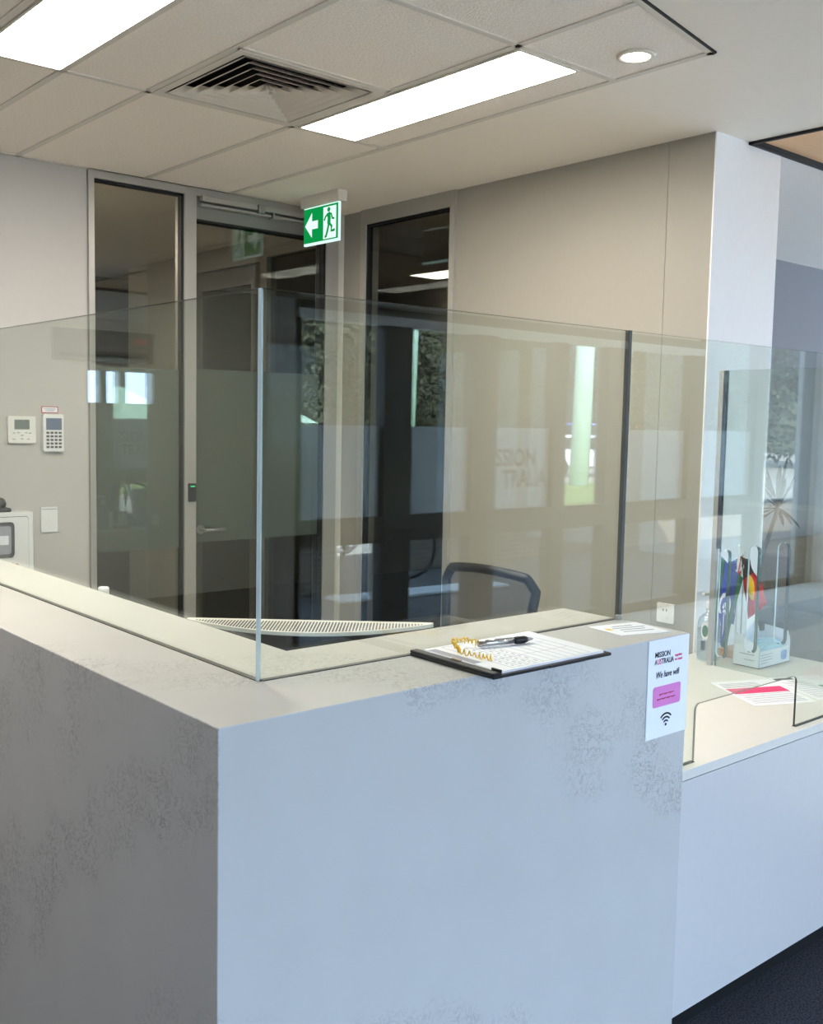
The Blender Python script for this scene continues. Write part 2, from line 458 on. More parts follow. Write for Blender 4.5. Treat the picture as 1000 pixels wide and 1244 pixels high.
# ---- walls
def wall(name, m, *boxes):
    b = MB()
    for q in boxes: b.box(*q)
    return struct(b.build(name, m))
wall('wall_left', 'wall', (-.3, YD, 0, 1.303, YD + .1, H))
wall('wall_left', 'brownwall', (2.752, YD, 0, 2.9, YD + .1, H))
wall('wall_right', 'panel', (XT, 1.278, 0, XT + .1, 2.519, H), (XT, 3.273, 0, XT + .1, YD, H), (XT, 2.519, 0, XT + .1, 3.273, .12))
wall('wall_right', 'panel', (XT, 1.066, 0, XT + .1, 1.276, H))
wall('wall_right', 'pillar', (XT, 1.06, 0, 3.28, 1.066, H), (3.18, 1.066, 0, 3.28, 2.5, H))
wall('wall_back', 'backpaint', (3.28, 2.5, 0, 9.6, 2.6, H))
wall('wall_east', 'pillar', (9.5, 2.2, 0, 9.6, 7.1, H), (9.5, -3.8, 0, 9.6, -3.3, H), (9.5, -3.3, 2.66, 9.6, 2.2, H))
for n_, (ya, yb) in enumerate(((-3.3, -1.5), (-1.46, .36), (.40, 2.2))):  # unseen east windows, added to bring daylight onto the pillar
    b = MB(); b.box(9.48, ya, 0, 9.56, ya + .05, 2.66); b.box(9.48, yb - .05, 0, 9.56, yb, 2.66); b.box(9.48, ya, 0, 9.56, yb, .08); b.box(9.48, ya, 2.60, 9.56, yb, 2.66)
    we = struct(b.build('window_%d' % (16 + n_), 'alu'))
    b = MB(); b.box(9.515, ya + .05, .08, 9.522, yb - .05, 2.60); b.build('pane', 'streetglass', we)
wall('wall_west', 'wall', (-4.5, -3.8, 0, -4.3, 7.1, H))
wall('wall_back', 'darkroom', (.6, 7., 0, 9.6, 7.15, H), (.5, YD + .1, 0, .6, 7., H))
wall('wall_back', 'wall', (-4.5, 7., 0, -3.05, 7.15, H), (-2.45, 7., 0, .6, 7.15, H), (-3.05, 7., 1.97, -2.45, 7.15, H), (-3.05, 7., 0, -2.45, 7.15, 1.70))
wall('wall_inner', 'brownwall', (2.9, 5.5, 0, 2.98, 6.35, H))
b = MB(); b.box(-.3, YD - .012, 0, 1.303, YD, .09); struct(b.build('baseboard_left', 'aludark'))
b = MB(); b.box(XT - .012, 1.06, 0, XT, YD, .09); struct(b.build('baseboard_right', 'aludark'))
b = MB(); b.box(3.28, 2.488, 0, 9.5, 2.5, .09); struct(b.build('baseboard_back', 'aludark'))

# ---- sidelight beside the door
b = MB()
b.box(1.303, YD - .02, 0, 1.331, YD + .08, H); b.box(1.80, YD - .02, 0, 1.865, YD + .08, H)
b.box(1.331, YD - .02, 2.70, 1.80, YD + .08, H); b.box(1.331, YD - .02, 0, 1.80, YD + .08, .10)
w1 = struct(b.build('window_1', 'alu'))
b = MB(); q = .012
b.box(1.331, YD - .005, .10, 1.331 + q * .4, YD + .03, 2.70); b.box(1.80 - q, YD - .005, .10, 1.80, YD + .03, 2.70); b.box(1.331, YD - .005, 2.70 - q, 1.80, YD + .03, 2.70)
b.build('gasket', 'gasket', w1)
b = MB(); b.box(1.331, YD + .01, .10, 1.80, YD + .018, 2.70); b.build('pane', 'winglass', w1)
b = MB(); b.box(1.331, YD + .0185, .932, 1.80, YD + .0192, 1.831); b.build('frosted_film', 'film', w1)

# ---- glazed door with header and closer track
b = MB()
b.box(1.865, YD - .02, 2.70, 2.752, YD + .08, H); b.box(2.668, YD - .02, 0, 2.752, YD + .08, 2.70)
b.box(1.865, YD + .0, 2.588, 2.668, YD + .07, 2.70, mi=1)
d1 = struct(b.build('door_1', ['alu', 'aludark']))
b = MB(); b.box(1.868, YD - .012, 2.578, 2.668, YD + .06, 2.588); b.box(2.655, YD - .012, .02, 2.668, YD + .06, 2.588); b.box(1.866, YD - .008, .02, 1.872, YD + .06, 2.588)
b.build('gasket', 'gasket', d1)
b = MB(); b.box(1.872, YD + .01, .02, 2.655, YD + .02, 2.578); b.build('pane', 'winglass', d1)
b = MB(); b.box(1.872, YD + .0205, .95, 2.655, YD + .0212, 1.845); b.build('frosted_film', 'film', d1)
b = MB(); b.box(1.88, YD - .055, 2.672, 2.66, YD - .02, 2.70, .003); b.box(1.88, YD - .045, 2.650, 2.66, YD - .0, 2.660); b.build('closer_track', 'alu', d1)
b = MB(); b.box(2.20, YD - .075, 2.655, 2.235, YD - .02, 2.70, .003); b.box(2.29, YD - .065, 2.640, 2.302, YD - .02, 2.672, .002); b.build('track_bracket', 'steel', d1)
b = MB(); b.box(2.53, YD - .075, 2.60, 2.68, YD, 2.652, .004); b.build('closer_body', 'alu', d1)
b = MB(); b.cyl((1.905, YD - .05, 1.019), .009, .06, 'y', 16); b.cyl((1.905, YD - .05, 1.019), .0085, .115, 'x', 16); b.cyl((1.905, YD + .002, 1.019), .024, .008, 'y', 24)
b.build('lever_handle', 'steel', d1)

# ---- window in the panelled wall
b = MB()
b.box(XT - .015, 2.519, .12, XT + .08, 2.556, H); b.box(XT - .015, 3.230, .12, XT + .08, 3.273, H)
b.box(XT - .015, 2.556, 2.66, XT + .08, 3.230, H); b.box(XT - .015, 2.556, .12, XT + .08, 3.230, .20)
w2 = struct(b.build('window_2', 'alu'))
b = MB(); b.box(XT - .004, 3.220, .20, XT + .03, 3.230, 2.66); b.box(XT - .004, 2.556, .20, XT + .03, 2.561, 2.66); b.box(XT - .004, 2.556, 2.648, XT + .03, 3.23, 2.66)
b.build('gasket', 'gasket', w2)
b = MB(); b.box(XT + .01, 2.556, .20, XT + .018, 3.230, 2.66); b.build('pane', 'winglass', w2)

# ---- corridor beyond the door: glazed partition with its own door
b = MB()
for y0, y1 in ((3.54, 3.60), (4.38, 4.46), (5.36, 5.5)): b.box(2.9, y0, 0, 2.97, y1, H)
b.box(2.9, 3.60, 2.62, 2.97, 4.38, H); b.box(2.9, 4.46, 2.60, 2.97, 5.36, H); b.box(2.9, 3.6, 0, 2.97, 4.38, .1)
w3 = struct(b.build('window_3', 'alu'))
b = MB(); b.box(2.93, 3.60, .1, 2.94, 4.38, 2.62); b.build('pane', 'winglass', w3)
b = MB()
b.box(2.91, 4.47, .01, 2.95, 4.58, 2.59); b.box(2.91, 5.24, .01, 2.95, 5.35, 2.59); b.box(2.91, 4.58, 2.47, 2.95, 5.24, 2.59); b.box(2.91, 4.58, .01, 2.95, 5.24, .16)
d2 = struct(b.build('door_2', 'aludark'))
b = MB(); b.box(2.926, 4.58, .16, 2.934, 5.24, 2.47); b.build('pane', 'winglass', d2)

# ---- street glazing behind the camera
bays = [(-2.5, -1.3, 0), (-1.3, -.1, 0), (-.1, 1.1, 0), (1.1, 2.3, 0),  # unseen bays, added to throw daylight on the counter front
        (2.97, 3.67, 1), (3.89, 4.50, 1), (4.72, 5.38, 1), (5.50, 6.03, 2), (6.25, 7.2, 1), (7.4, 8.3, 1), (8.45, 9.35, 0)]
ZH = 2.26
ZH0 = 2.26
segs = [(-4.5, -2.5), (2.3, 2.97), (9.35, 9.6)]
wall('wall_front', 'wall', *[(a, YS - .12, 0, b_, YS + .05, H) for a, b_ in segs], (2.3, YS - .12, ZH + .1, 7.3, YS + .05, H))
for n, (x0, x1, k) in enumerate(bays):
    b = MB(); e = .03; ZH = 2.63 if n < 4 or n > 8 else ZH0
    nx = bays[n + 1][0] if n + 1 < len(bays) and abs(bays[n + 1][0] - x1) < .5 else x1 + e
    b.box(x0 - e, YS - .06, 0, x0 + .015, YS + .05, ZH); b.box(x1 - .015, YS - .06, 0, max(nx - e, x1 + .02), YS + .05, ZH)
    b.box(x0, YS - .06, 0, x1, YS + .05, .08)
    if k: b.box(x0, YS - .06, .775, x1, YS + .05, .95)
    b.box(x0 - e, YS - .06, ZH + .03, max(nx - e, x1 + .02), YS + .05, ZH + .1); b.box(x0 - e, YS - .05, ZH - .03, max(nx - e, x1 + .02), YS + .07, ZH + .03, mi=1)
    wn = struct(b.build('window_%d' % (n + 4), ['stall', 'rail']))
    b = MB(); b.box(x0 + .015, YS - .005, .08, x1 - .015, YS + .003, ZH - .03); b.build('pane', 'streetglass', wn)
    if k == 1:
        b = MB(); b.box(x0 + .015, YS - .0065, .95, x1 - .015, YS - .0055, 1.562); b.build('frosted_film', 'streetfilm', wn)
# reading the right way round from the street
wl = thing('window_lettering', (5.05, YS - .008, 1.1), 'dark lettering on frosted street window, seen in the glass screen', 'lettering')
for st_, x_, z_, f_ in (('SSION', 4.785, 1.275, .435), ('TRALIA', 4.86, 1.115, .50)):     # first letters hidden by the mullion
    text('letters', st_, .185, 'darkprint', wl, (x_, YS - .0052, z_), (1, 0, 0), (0, 0, 1), fit=f_, bold=.004)
# small lobby window and sign at the back left, seen in the left screen
b = MB()
for x0, x1 in ((-3.05, -3.04), (-2.79, -2.73), (-2.62, -2.56), (-2.46, -2.45)): b.box(x0, 6.99, 1.70, x1, 7.1, 1.97)
wn = struct(b.build('window_15', 'alu')); b = MB(); b.box(-3.05, 7.04, 1.70, -2.45, 7.048, 1.97); b.build('pane', 'streetglass', wn)

# ================================================================== CEILING FITTINGS
def panel_light(x0, y0, x1, y1, label):
    t = thing('ceiling_light', ((x0 + x1) / 2, (y0 + y1) / 2, H), label, 'ceiling light', 'recessed light panels')
    b = MB(); e = .009
    for q in ((x0 - e, y0 - e, x1 + e, y0), (x0 - e, y1, x1 + e, y1 + e), (x0 - e, y0, x0, y1), (x1, y0, x1 + e, y1)):
        b.box(q[0], q[1], H - .008, q[2], q[3], H)
    b.build('frame', 'vent', t)
    b = MB(); b.box(x0, y0, H - .006, x1, y1, H - .001); b.build('diffuser', 'light', t)
    return t
panel_light(1.617, .985, 1.882, 2.150, 'long recessed light panel right of the air diffuser')
panel_light(.395, .985, .655, 2.155, 'recessed light panel cut off by the top left corner of the photo')
panel_light(-.83, .985, -.57, 2.155, 'unseen light panel added over the left wing of the counter for top light')  # unseen panel, added to give light from above
for x, y, s in ((-2.6, 4.6, 'far left lobby, unseen and added to light it'), (5.4, -2.6, 'right hand lobby, unseen and added to brighten it'), (.75, 3.8, 'corridor behind the door, hidden by the cream wall'), ):  # the two lobby panels are unseen, added to brighten lobby and pillar
    panel_light(x, y, x + .3, y + 1.16, 'recessed light panel over the ' + s)

def downlight(x, y, label, r=.043, lm='lamp'):
    t = thing('downlight', (x, y, H), label, 'downlight')
    b = MB(); b.lathe([(r, -.001), (r + .002, -.008), (r + .016, -.008), (r + .018, -.001)], (x, y, H), 40); b.build('trim_ring', 'vent', t)
    b = MB(); b.cyl((x, y, H - .006), r, .005, 'z', 40); b.build('lens', lm, t)
    return t
downlight(1.915, .773, 'round lit downlight in the corner tile of the ceiling')
downlight(1.3, 6.1, 'small lit downlight beyond the door sidelight, in the room behind', .05, 'dimlamp')

# ---- four way air diffuser
t = thing('air_diffuser', (1.285, 1.875, H), 'square louvred white air diffuser with dark gaps in the tiled ceiling', 'air vent')
cx, cy = 1.285, 1.875
b = MB(); A, I = .292, .262
for s in range(4):
    R = Matrix.Translation((cx, cy, 0)) @ Matrix.Rotation(s * PI / 2, 4, 'Z')
    b.prism([(-A, -A), (A, -A), (I, -I), (-I, -I)], 'z', H - .006, H + .004, mat4=R)
b.build('frame', 'vent', t)
b = MB(); D = .1
for s in range(4):
    R = Matrix.Translation((cx, cy, 0)) @ Matrix.Rotation(s * PI / 2, 4, 'Z')
    b.box(-I, -I - .004, H - .0, I, -I, H + .054, mat4=R)
b.box(cx - I, cy - I, H + .054, cx + I, cy + I, H + .058)
b.build('duct_box', 'duct', t)
for k in range(7):
    ho = .254 - k * .039; hi = ho - .046
    b = MB(); z0, z1 = H - .006, H + .020; th = .003
    if hi < .01: hi = .006
    for s in range(4):
        R = Matrix.Translation((cx, cy, 0)) @ Matrix.Rotation(s * PI / 2, 4, 'Z')
        bm = bmesh.new()
        P = [(-ho, -ho, z0), (ho, -ho, z0), (hi, -hi, z1), (-hi, -hi, z1)]
        Q = [(-ho + th, -ho + th, z0), (ho - th, -ho + th, z0), (hi - th * .5, -hi + th * .5, z1 - .001), (-hi + th * .5, -hi + th * .5, z1 - .001)]
        a = [bm.verts.new(p) for p in P]; c2 = [bm.verts.new(p) for p in Q]
        bm.faces.new(a); bm.faces.new(c2[::-1])
        for i in range(4): bm.faces.new((a[i], a[(i + 1) % 4], c2[(i + 1) % 4], c2[i]))
        b._merge(bm, None, R)
    b.build('louvre', 'vent', t)

# ---- exit sign
t = thing('exit_sign', (2.40, 3.09, H), 'green and white running man exit sign hanging from the ceiling', 'exit sign')
b = MB(); b.prism([(2.372, H), (2.435, H), (2.430, H - .055), (2.377, H - .055)], 'y', 2.925, 3.25, bev=.002); b.build('housing', 'vent', t)
y0, y1, z0, z1 = 2.945, 3.247, 2.494, 2.668
b = MB(); b.box(2.397, y0, z0, 2.409, y1, H - .05); b.build('acrylic_panel', 'signedge', t)
b = MB(); b.box(2.3955, y0 + .006, z0 + .012, 2.397, y1 - .001, z1 + .012); fc = b.build('green_face', 'signgreen', t)
b = MB(); b.box(2.4089, y0 + .006, z0 + .012, 2.4105, y1 - .001, z1 + .012); b.build('back_face', 'vent', t)
def sgn(pts, m, nm, xx):
    b = MB(); b.prism([(y1 - .001 - u, z0 + .012 + v) for u, v in pts], 'x', xx - .001, xx); return b.build(nm, m, t)
sgn([(.012, .088), (.072, .150), (.072, .108), (.124, .108), (.124, .068), (.072, .068), (.072, .026)], 'signwhite', 'arrow', 2.3955)
sgn([(.172, .006), (.280, .006), (.280, .164), (.172, .164)], 'signwhite', 'doorway', 2.3955)
def stroke(P, wd):
    L, R_ = [], []
    for i, p in enumerate(P):
        a = V(P[max(i - 1, 0)] + (0,)); c_ = V(P[min(i + 1, len(P) - 1)] + (0,)); d = (c_ - a).normalized(); n_ = V((-d.y, d.x, 0)) * wd / 2
        L.append((p[0] + n_.x, p[1] + n_.y)); R_.append((p[0] - n_.x, p[1] - n_.y))
    return L + R_[::-1]
b = MB()
def rp(pts): b.prism([(y1 - .001 - (.228 + (u - .216) * 1.08), z0 + .012 + .006 + v * 1.02) for u, v in pts], 'x', 2.3930, 2.3944)
rp([(.208 + .0115 * math.cos(a * PI / 8), .140 + .0115 * math.sin(a * PI / 8)) for a in range(16)])
rp(stroke([(.205, .125), (.212, .100), (.209, .070)], .024))
rp(stroke([(.209, .072), (.200, .040), (.188, .012), (.178, .010)], .013))
rp(stroke([(.212, .074), (.232, .056), (.228, .034), (.256, .036)], .013))
rp(stroke([(.203, .120), (.184, .108), (.172, .090)], .010))
rp(stroke([(.208, .122), (.228, .116), (.236, .094), (.252, .092)], .010))
b.build('running_figure', 'signgreen', t)
# ================================================================== DOOR WALL FITTINGS
t = thing('thermostat', (.98, YD, 1.465), 'square cream thermostat with grey screen left of the keypad', 'thermostat')
b = MB(); b.prism(rrect(.919, 1.465, 1.044, 1.587, .006), 'y', YD - .018, YD, bev=.002); b.build('body', 'ivory', t)
b = MB(); b.box(.947, YD - .0195, 1.527, 1.015, YD - .017, 1.571); b.build('screen', 'lcd', t)
for x, z in ((.945, 1.510), (.965, 1.512), (1.0, 1.512), (1.018, 1.510), (.944, 1.483), (1.010, 1.483), (.981, 1.500), (.981, 1.484)):
    b = MB(); b.box(x - .006, YD - .0195, z - .0025, x + .006, YD - .017, z + .0025, .0008); b.build('button', 'greyprint', t)
t = thing('keypad', (1.124, YD, 1.427), 'grey and white security keypad with number buttons on the cream wall', 'keypad')
b = MB(); b.prism(rrect(1.076, 1.427, 1.172, 1.598, .006), 'y', YD - .026, YD, bev=.003); b.build('body', 'white', t)
b = MB(); b.box(1.089, YD - .0275, 1.526, 1.162, YD - .025, 1.580); b.build('screen', 'lcdblue', t)
for r in range(5):
    for q in range(4):
        x = 1.0965 + q * .0192; z = 1.513 - r * .0165
        b = MB(); b.box(x - .0068, YD - .0285, z - .0048, x + .0068, YD - .025, z + .0048, .001); b.build('button', 'key', t)
t = thing('warning_label', (1.116, YD, 1.603), 'tiny red framed label stuck above the keypad', 'label')
b = MB(); b.box(1.077, YD - .001, 1.603, 1.156, YD, 1.634); b.build('border', 'redprint', t)
b = MB(); b.box(1.081, YD - .0015, 1.607, 1.152, YD - .001, 1.630); b.build('face', 'paper', t)
b = MB(); b.box(1.09, YD - .002, 1.620, 1.143, YD - .0015, 1.624); b.box(1.098, YD - .002, 1.612, 1.137, YD - .0015, 1.616); b.build('print', 'greyprint', t)
t = thing('light_switch', (1.106, YD, 1.051), 'white rocker light switch plate on the cream wall below the keypad', 'light switch')
b = MB(); b.prism(rrect(1.067, 1.051, 1.144, 1.168, .004), 'y', YD - .010, YD, bev=.002); b.build('plate', 'white', t)
b = MB(); b.box(1.098, YD - .014, 1.098, 1.116, YD - .009, 1.116, .002); b.build('rocker', 'white', t)
b = MB(); b.box(1.072, YD - .0115, 1.156, 1.139, YD - .0095, 1.160); b.build('trim_line', 'greyprint', t)
# alarm cabinet cut by the frame's left edge
t = thing('alarm_cabinet', (.80, YD, .70), 'white metal alarm cabinet with dark rimmed window at left edge', 'alarm cabinet')
b = MB(); b.box(.58, YD - .085, .66, 1.002, YD, 1.158, .004); b.build('body', 'white', t)
b = MB(); b.prism(rrect(.60, .685, .978, 1.136, .012), 'y', YD - .090, YD - .0851, bev=.0015); dr = b.build('door', 'white', t)
b = MB(); b.prism(rrect(.72, .955, .913, 1.115, .018), 'y', YD - .096, YD - .0901, bev=.002); b.build('window_rim', 'key', dr)
b = MB(); b.prism(rrect(.735, .972, .897, 1.098, .012), 'y', YD - .098, YD - .0961); b.build('window_panel', 'greyprint', dr)
b = MB(); b.box(.80, YD - .0995, 1.015, .885, YD - .0981, 1.055); b.build('white_tag', 'paper', dr)
b = MB(); b.prism(rrect(.5975, .6825, .9805, 1.1385, .013), 'y', YD - .0853, YD - .0849); b.build('door_gap', 'key', t)
text('red_lettering', 'ord', .036, 'redprint', dr, (.857, YD - .0908, .906), (1, 0, 0), (0, 0, 1), bold=.001)
b = MB(); b.tube([(.921 + .010 * math.cos(a * PI / 10), YD - .0908, .915 + .010 * math.sin(a * PI / 10)) for a in range(20)], .0022, 6, closed=True)
b.box(.911, YD - .0918, .9135, .931, YD - .0902, .9165); b.build('round_emblem', 'redprint', dr)
t = thing('handset', (.868, YD - .05, 1.158), 'small black handset on top of the alarm cabinet, at left edge', 'handset')
b = MB(); b.box(.81, YD - .08, 1.158, .908, YD - .02, 1.176, .006); b.build('base', 'black', t)
b = MB(); b.lathe([(.018, 0), (.022, .02), (.014, .04), (.001, .046)], (.872, YD - .05, 1.1765), 16); b.build('receiver', 'black', t)
# card reader on the door post
t = thing('card_reader', (1.836, YD - .02, 1.213), 'black card reader with green light on the door post', 'card reader')
b = MB(); b.prism(rrect(1.818, 1.168, 1.856, 1.262, .006), 'y', YD - .038, YD - .0205, bev=.003); b.build('body', 'black', t)
b = MB(); b.box(1.824, YD - .0395, 1.244, 1.848, YD - .0375, 1.2485); b.build('indicator_light', 'led', t)
# power outlet on the panelled wall
t = thing('power_outlet', (XT, 1.2, .80), 'white power outlet plate low on the panelled wall beside the pillar', 'power outlet')
b = MB(); b.prism(rrect(1.156, .792, 1.240, .872, .004), 'x', XT - .010, XT, bev=.002); b.build('plate', 'white', t)
b = MB(); b.box(XT - .014, 1.185, .806, XT - .0095, 1.199, .820, .002); b.build('switch', 'white', t)
b = MB(); b.box(XT - .0112, 1.190, .840, XT - .0095, 1.194, .850); b.box(XT - .0112, 1.206, .840, XT - .0095, 1.210, .850); b.build('sockets', 'key', t)

# ================================================================== COUNTERS
CT = .361
t = thing('reception_counter', (0, 0, 0), 'tall L-shaped white veined stone reception counter at the front', 'reception counter')
b = MB()
b.prism([(0, 0), (1.178, 0), (1.178, CT), (CT, CT), (CT, 2.6), (0, 2.6)], 'z', 0, ZC, bev=.0018); b.build('stone_body', 'stone', t)
t = thing('service_desk', (1.18, .1647, 0), 'low white service desk with black kickboard right of the tall counter', 'desk')
Y2 = .1647
b = MB(); b.box(1.180, Y2, ZL - .026, 2.882, .937, ZL, .0015); b.build('top', 'laminate', t)
b = MB(); b.box(1.180, Y2 + .003, .085, 2.87, Y2 + .021, ZL - .029); b.build('front_panel', 'front', t)
b = MB(); b.box(1.182, Y2 + .0215, .085, 2.868, .92, .11); b.box(2.852, Y2 + .0215, .11, 2.868, .92, ZL - .028); b.box(1.182, .902, .11, 2.85, .92, ZL - .028); b.build('carcass', 'front', t)
b = MB(); b.box(1.180, Y2 + .05, 0, 2.84, .88, .084); b.build('kickboard', 'plinth', t)
# staff desk behind
t = thing('staff_desk', (.9, 1.0, 0), 'dark staff desk top tucked inside the tall counter', 'desk')
b = MB(); b.prism([(CT + .004, CT + .004), (1.17, CT + .004), (1.17, .95), (.98, 1.15), (.98, 2.55), (CT + .004, 2.55)], 'z', .70, .728, bev=.002); b.build('top', 'desk', t)
for x, y in ((1.1, .9), (.92, 2.45), (.42, 2.45), (1.1, .42)):
    b = MB(); b.box(x - .025, y - .025, 0, x + .025, y + .025, .6995); b.build('leg', 'desk', t)

# ================================================================== GLASS SCREENS
GZ = 1.815
def pane(name, mb_main, label, extra=()):
    o = thing(name, mb_main[1], label, 'glass screen', 'glass screens on the counters')
    return o
def slab(b, x0, y0, z0, x1, y1, z1, thin):
    """glass box: big faces get the clear glass, the ends the polished edge"""
    n0 = len(b.bm.faces)
    b.box(x0, y0, z0, x1, y1, z1)
    b.bm.faces.ensure_lookup_table()
    for f_ in list(b.bm.faces)[n0:]:
        f_.normal_update(); k = 'xyz'.index(thin); f_.material_index = 0 if abs(f_.normal[k]) > .9 else (2 if abs(f_.normal.z) > .9 else 1)  # top edges get a darker colour, standing in for light inside the glass
g0 = .191; g1 = .201
def screen(label, loc, fn, edges=('glass', 'glassedge', 'edgetop')):
    t = thing('glass_screen', loc, label, 'glass screen', 'glass screens on the counters')
    b = MB(); fn(b); b.build('pane', list(edges), t); return t
t = screen('left glass screen running back along the left wing of the tall counter', (g0, .2, ZC), lambda b: slab(b, g0, g1 + .0005, ZC + .001, g1, 2.58, GZ, 'x'))
b = MB(); b.box(g0 - .001, g1 + .001, ZC, g1 + .001, 2.58, ZC + .0016); b.build('seal', 'silicone', t)
t = screen('front glass screen standing along the front of the tall counter', (.7, g0, ZC), lambda b: slab(b, g1 + .0005 - .01, g0, ZC + .001, 1.1755, g1, GZ, 'y'))
b = MB(); b.box(g1, g0 - .001, ZC, 1.176, g1 + .001, ZC + .0016); b.build('seal', 'silicone', t)
b = MB(); b.box(1.1750, g0 - .0008, ZC, 1.1852, g1 + .0008, GZ + .0005); b.build('joint', 'silicone', t)
b = MB(); b.box(1.160, g0 - .01, ZC, 1.1758, g0 - .001, ZC + .012, .002); b.build('clip', 'steel', t)
# right pane with the passing slot cut in its lower edge
def cut_pane(b):
    X0, X1, zb = 1.184, 3.0, ZL + .001
    a0, a1, zt = 1.513, 2.02, .888; r = .018
    P = [(X0, zb), (a0, zb)] + [(a0 + r - r * math.cos(i * PI / 12), zt - r + r * math.sin(i * PI / 12)) for i in range(7)]
    P += [(a1 - r + r * math.sin(i * PI / 12), zt - r + r * math.cos(i * PI / 12)) for i in range(7)] + [(a1, zb), (X1, zb), (X1, GZ), (X0, GZ)]
    n0 = 0
    b.prism(P, 'y', .193, .199)
    for f_ in b.bm.faces:
        f_.normal_update(); f_.material_index = 0 if abs(f_.normal.y) > .9 else (1 if f_.normal.x < -.9 or f_.normal.z > .9 and f_.calc_center_median().z > 1.5 else 2)
t = screen('long glass screen over the low desk with a passing slot cut out', (2.0, g0, ZL), cut_pane, ('glass', 'edgedark', 'edgesoft'))
b = MB(); b.box(1.184, g0 - .001, ZL, 1.513, g1 + .001, ZL + .0016); b.build('seal', 'edgedark', t); b = MB(); b.box(2.02, g0 - .001, ZL, 3.0, g1 + .001, ZL + .0016); b.build('seal', 'edgedark', t)
# side pane across the low desk with three speaking slots
slots = [(.728, .766, .772, 1.165), (.612, .652, .812, 1.190), (.502, .543, .862, 1.212)]
def side_pane(b):
    bm = bmesh.new(); x0, x1 = 2.495, 2.505
    outer = [(.203, ZL + .001), (.768, ZL + .001), (.768, 1.80), (.203, 1.80)]
    holes = []
    for ya, yb, za, zb in slots:
        r = (yb - ya) / 2; m_ = (ya + yb) / 2
        holes.append([(m_ + r * math.cos(i * PI / 8), zb - r + r * math.sin(i * PI / 8)) for i in range(9)] + [(m_ - r * math.cos(i * PI / 8), za + r - r * math.sin(i * PI / 8)) for i in range(9)])
    edges = []
    for loop in [outer] + holes:
        vs = [bm.verts.new((x0, p[0], p[1])) for p in loop]
        for i in range(len(vs)): edges.append(bm.edges.new((vs[i], vs[(i + 1) % len(vs)])))
    bmesh.ops.triangle_fill(bm, edges=edges, use_beauty=True)
    r_ = bmesh.ops.extrude_face_region(bm, geom=bm.faces[:])
    bmesh.ops.translate(bm, verts=[v for v in r_['geom'] if isinstance(v, bmesh.types.BMVert)], vec=(x1 - x0, 0, 0))
    b._merge(bm, 0)
    for f_ in b.bm.faces:
        f_.normal_update(); f_.material_index = 0 if abs(f_.normal.x) > .9 else (1 if f_.normal.y > .2 or f_.normal.z > .9 else 2)  # edges dark or pale by facing, imitating light in the glass
t = screen('side glass screen across the low desk with three rounded speaking slots', (2.5, .5, ZL), side_pane, ('glass', 'edgedark', 'edgepale'))
for (ya, yb, za, zb), mm in zip(slots, ('edgegreen', 'edgegreen', 'gasket')):
    r = (yb - ya) / 2; m_ = (ya + yb) / 2; b = MB()
    P = [(2.5, m_ + r * math.cos(a), zb - r + r * math.sin(a)) for a in [PI * .75 + PI * .25 * i / 6 for i in range(7)]] + [(2.5, m_ - r * math.cos(a), za + r - r * math.sin(a)) for a in [PI * .3 * i / 8 for i in range(9)]]
    b.tube(P, .0058, 8); b.build('dark_slot_edge', mm, t)  # dark tubes added to imitate the glass edge seen through the pane
b = MB(); b.box(2.490, .779, ZL, 2.506, .798, 1.80, .001); b.build('edge_reflection_pale', 'alu', t)  # pale strip drawing the pane edge's reflection inside the glass
b = MB(); b.box(2.489, .768, 1.165, 2.506, .7785, 1.799); b.build('edge_reflection_dark', 'gasket', t)  # black strip, dark part of the same edge reflection

# ================================================================== ON THE TALL COUNTER
# wifi poster on the front face
t = thing('poster', (1.104, 0, .932), 'small white wifi poster with pink box on the counter front', 'poster')
b = MB(); b.box(1.031, -.0022, .932, 1.177, -.0004, 1.147, .0006); b.build('sheet', 'paper', t)
yp = -.0026
X_, Z_ = (1, 0, 0), (0, 0, 1)
text('lettering', 'MISSION', .0165, 'darkprint', t, (1.053, yp, 1.109), X_, Z_, fit=.0535, bold=.0002)
text('lettering', 'A', .0165, 'darkprint', t, (1.053, yp, 1.0935), X_, Z_, fit=.0085, bold=.0001)
text('pink_lettering', 'US', .0165, 'pinkpaper', t, (1.0625, yp, 1.0935), X_, Z_, fit=.014, bold=.0002)
text('lettering', 'TRALIA', .0165, 'darkprint', t, (1.0775, yp, 1.0935), X_, Z_, fit=.0435, bold=.0002)
text('pink_lettering', 'together', .0085, 'pinkpaper', t, (1.125, yp, 1.1035), X_, Z_, fit=.027, bold=.0001)
text('pink_lettering', 'we stand', .0085, 'pinkpaper', t, (1.125, yp, 1.0945), X_, Z_, fit=.027, bold=.0001)
text('script_lettering', 'We have wifi', .0195, 'darkprint', t, (1.058, yp, 1.0635), X_, Z_, fit=.083, bold=.0002, shear=.25)
b = MB(); b.prism(rrect(1.051, 1.0, 1.150, 1.045, .006), 'y', yp - .0006, yp); b.build('pink_box', 'pink', t)
b = MB()
for z, xa, xb in ((1.026, 1.073, 1.130), (1.016, 1.066, 1.137)):
    for k in range(int((xb - xa) / .006)):
        b.box(xa + k * .006, yp - .0012, z - .0012 + .0008 * (k % 3), xa + k * .006 + .0042, yp - .0007, z + .002)
b.build('fine_print', 'redprint', t)
b = MB(); cxw, czw = 1.101, .9555
for r0, r1 in ((.009, .0125), (.0165, .0205), (.0245, .0285)):
    P = [(cxw + r0 * math.cos(a), czw + r0 * math.sin(a)) for a in [PI / 4 + PI / 2 * i / 10 for i in range(11)]] + [(cxw + r1 * math.cos(a), czw + r1 * math.sin(a)) for a in [PI * .75 - PI / 2 * i / 10 for i in range(11)]]
    b.prism(P, 'y', yp - .0003, yp)
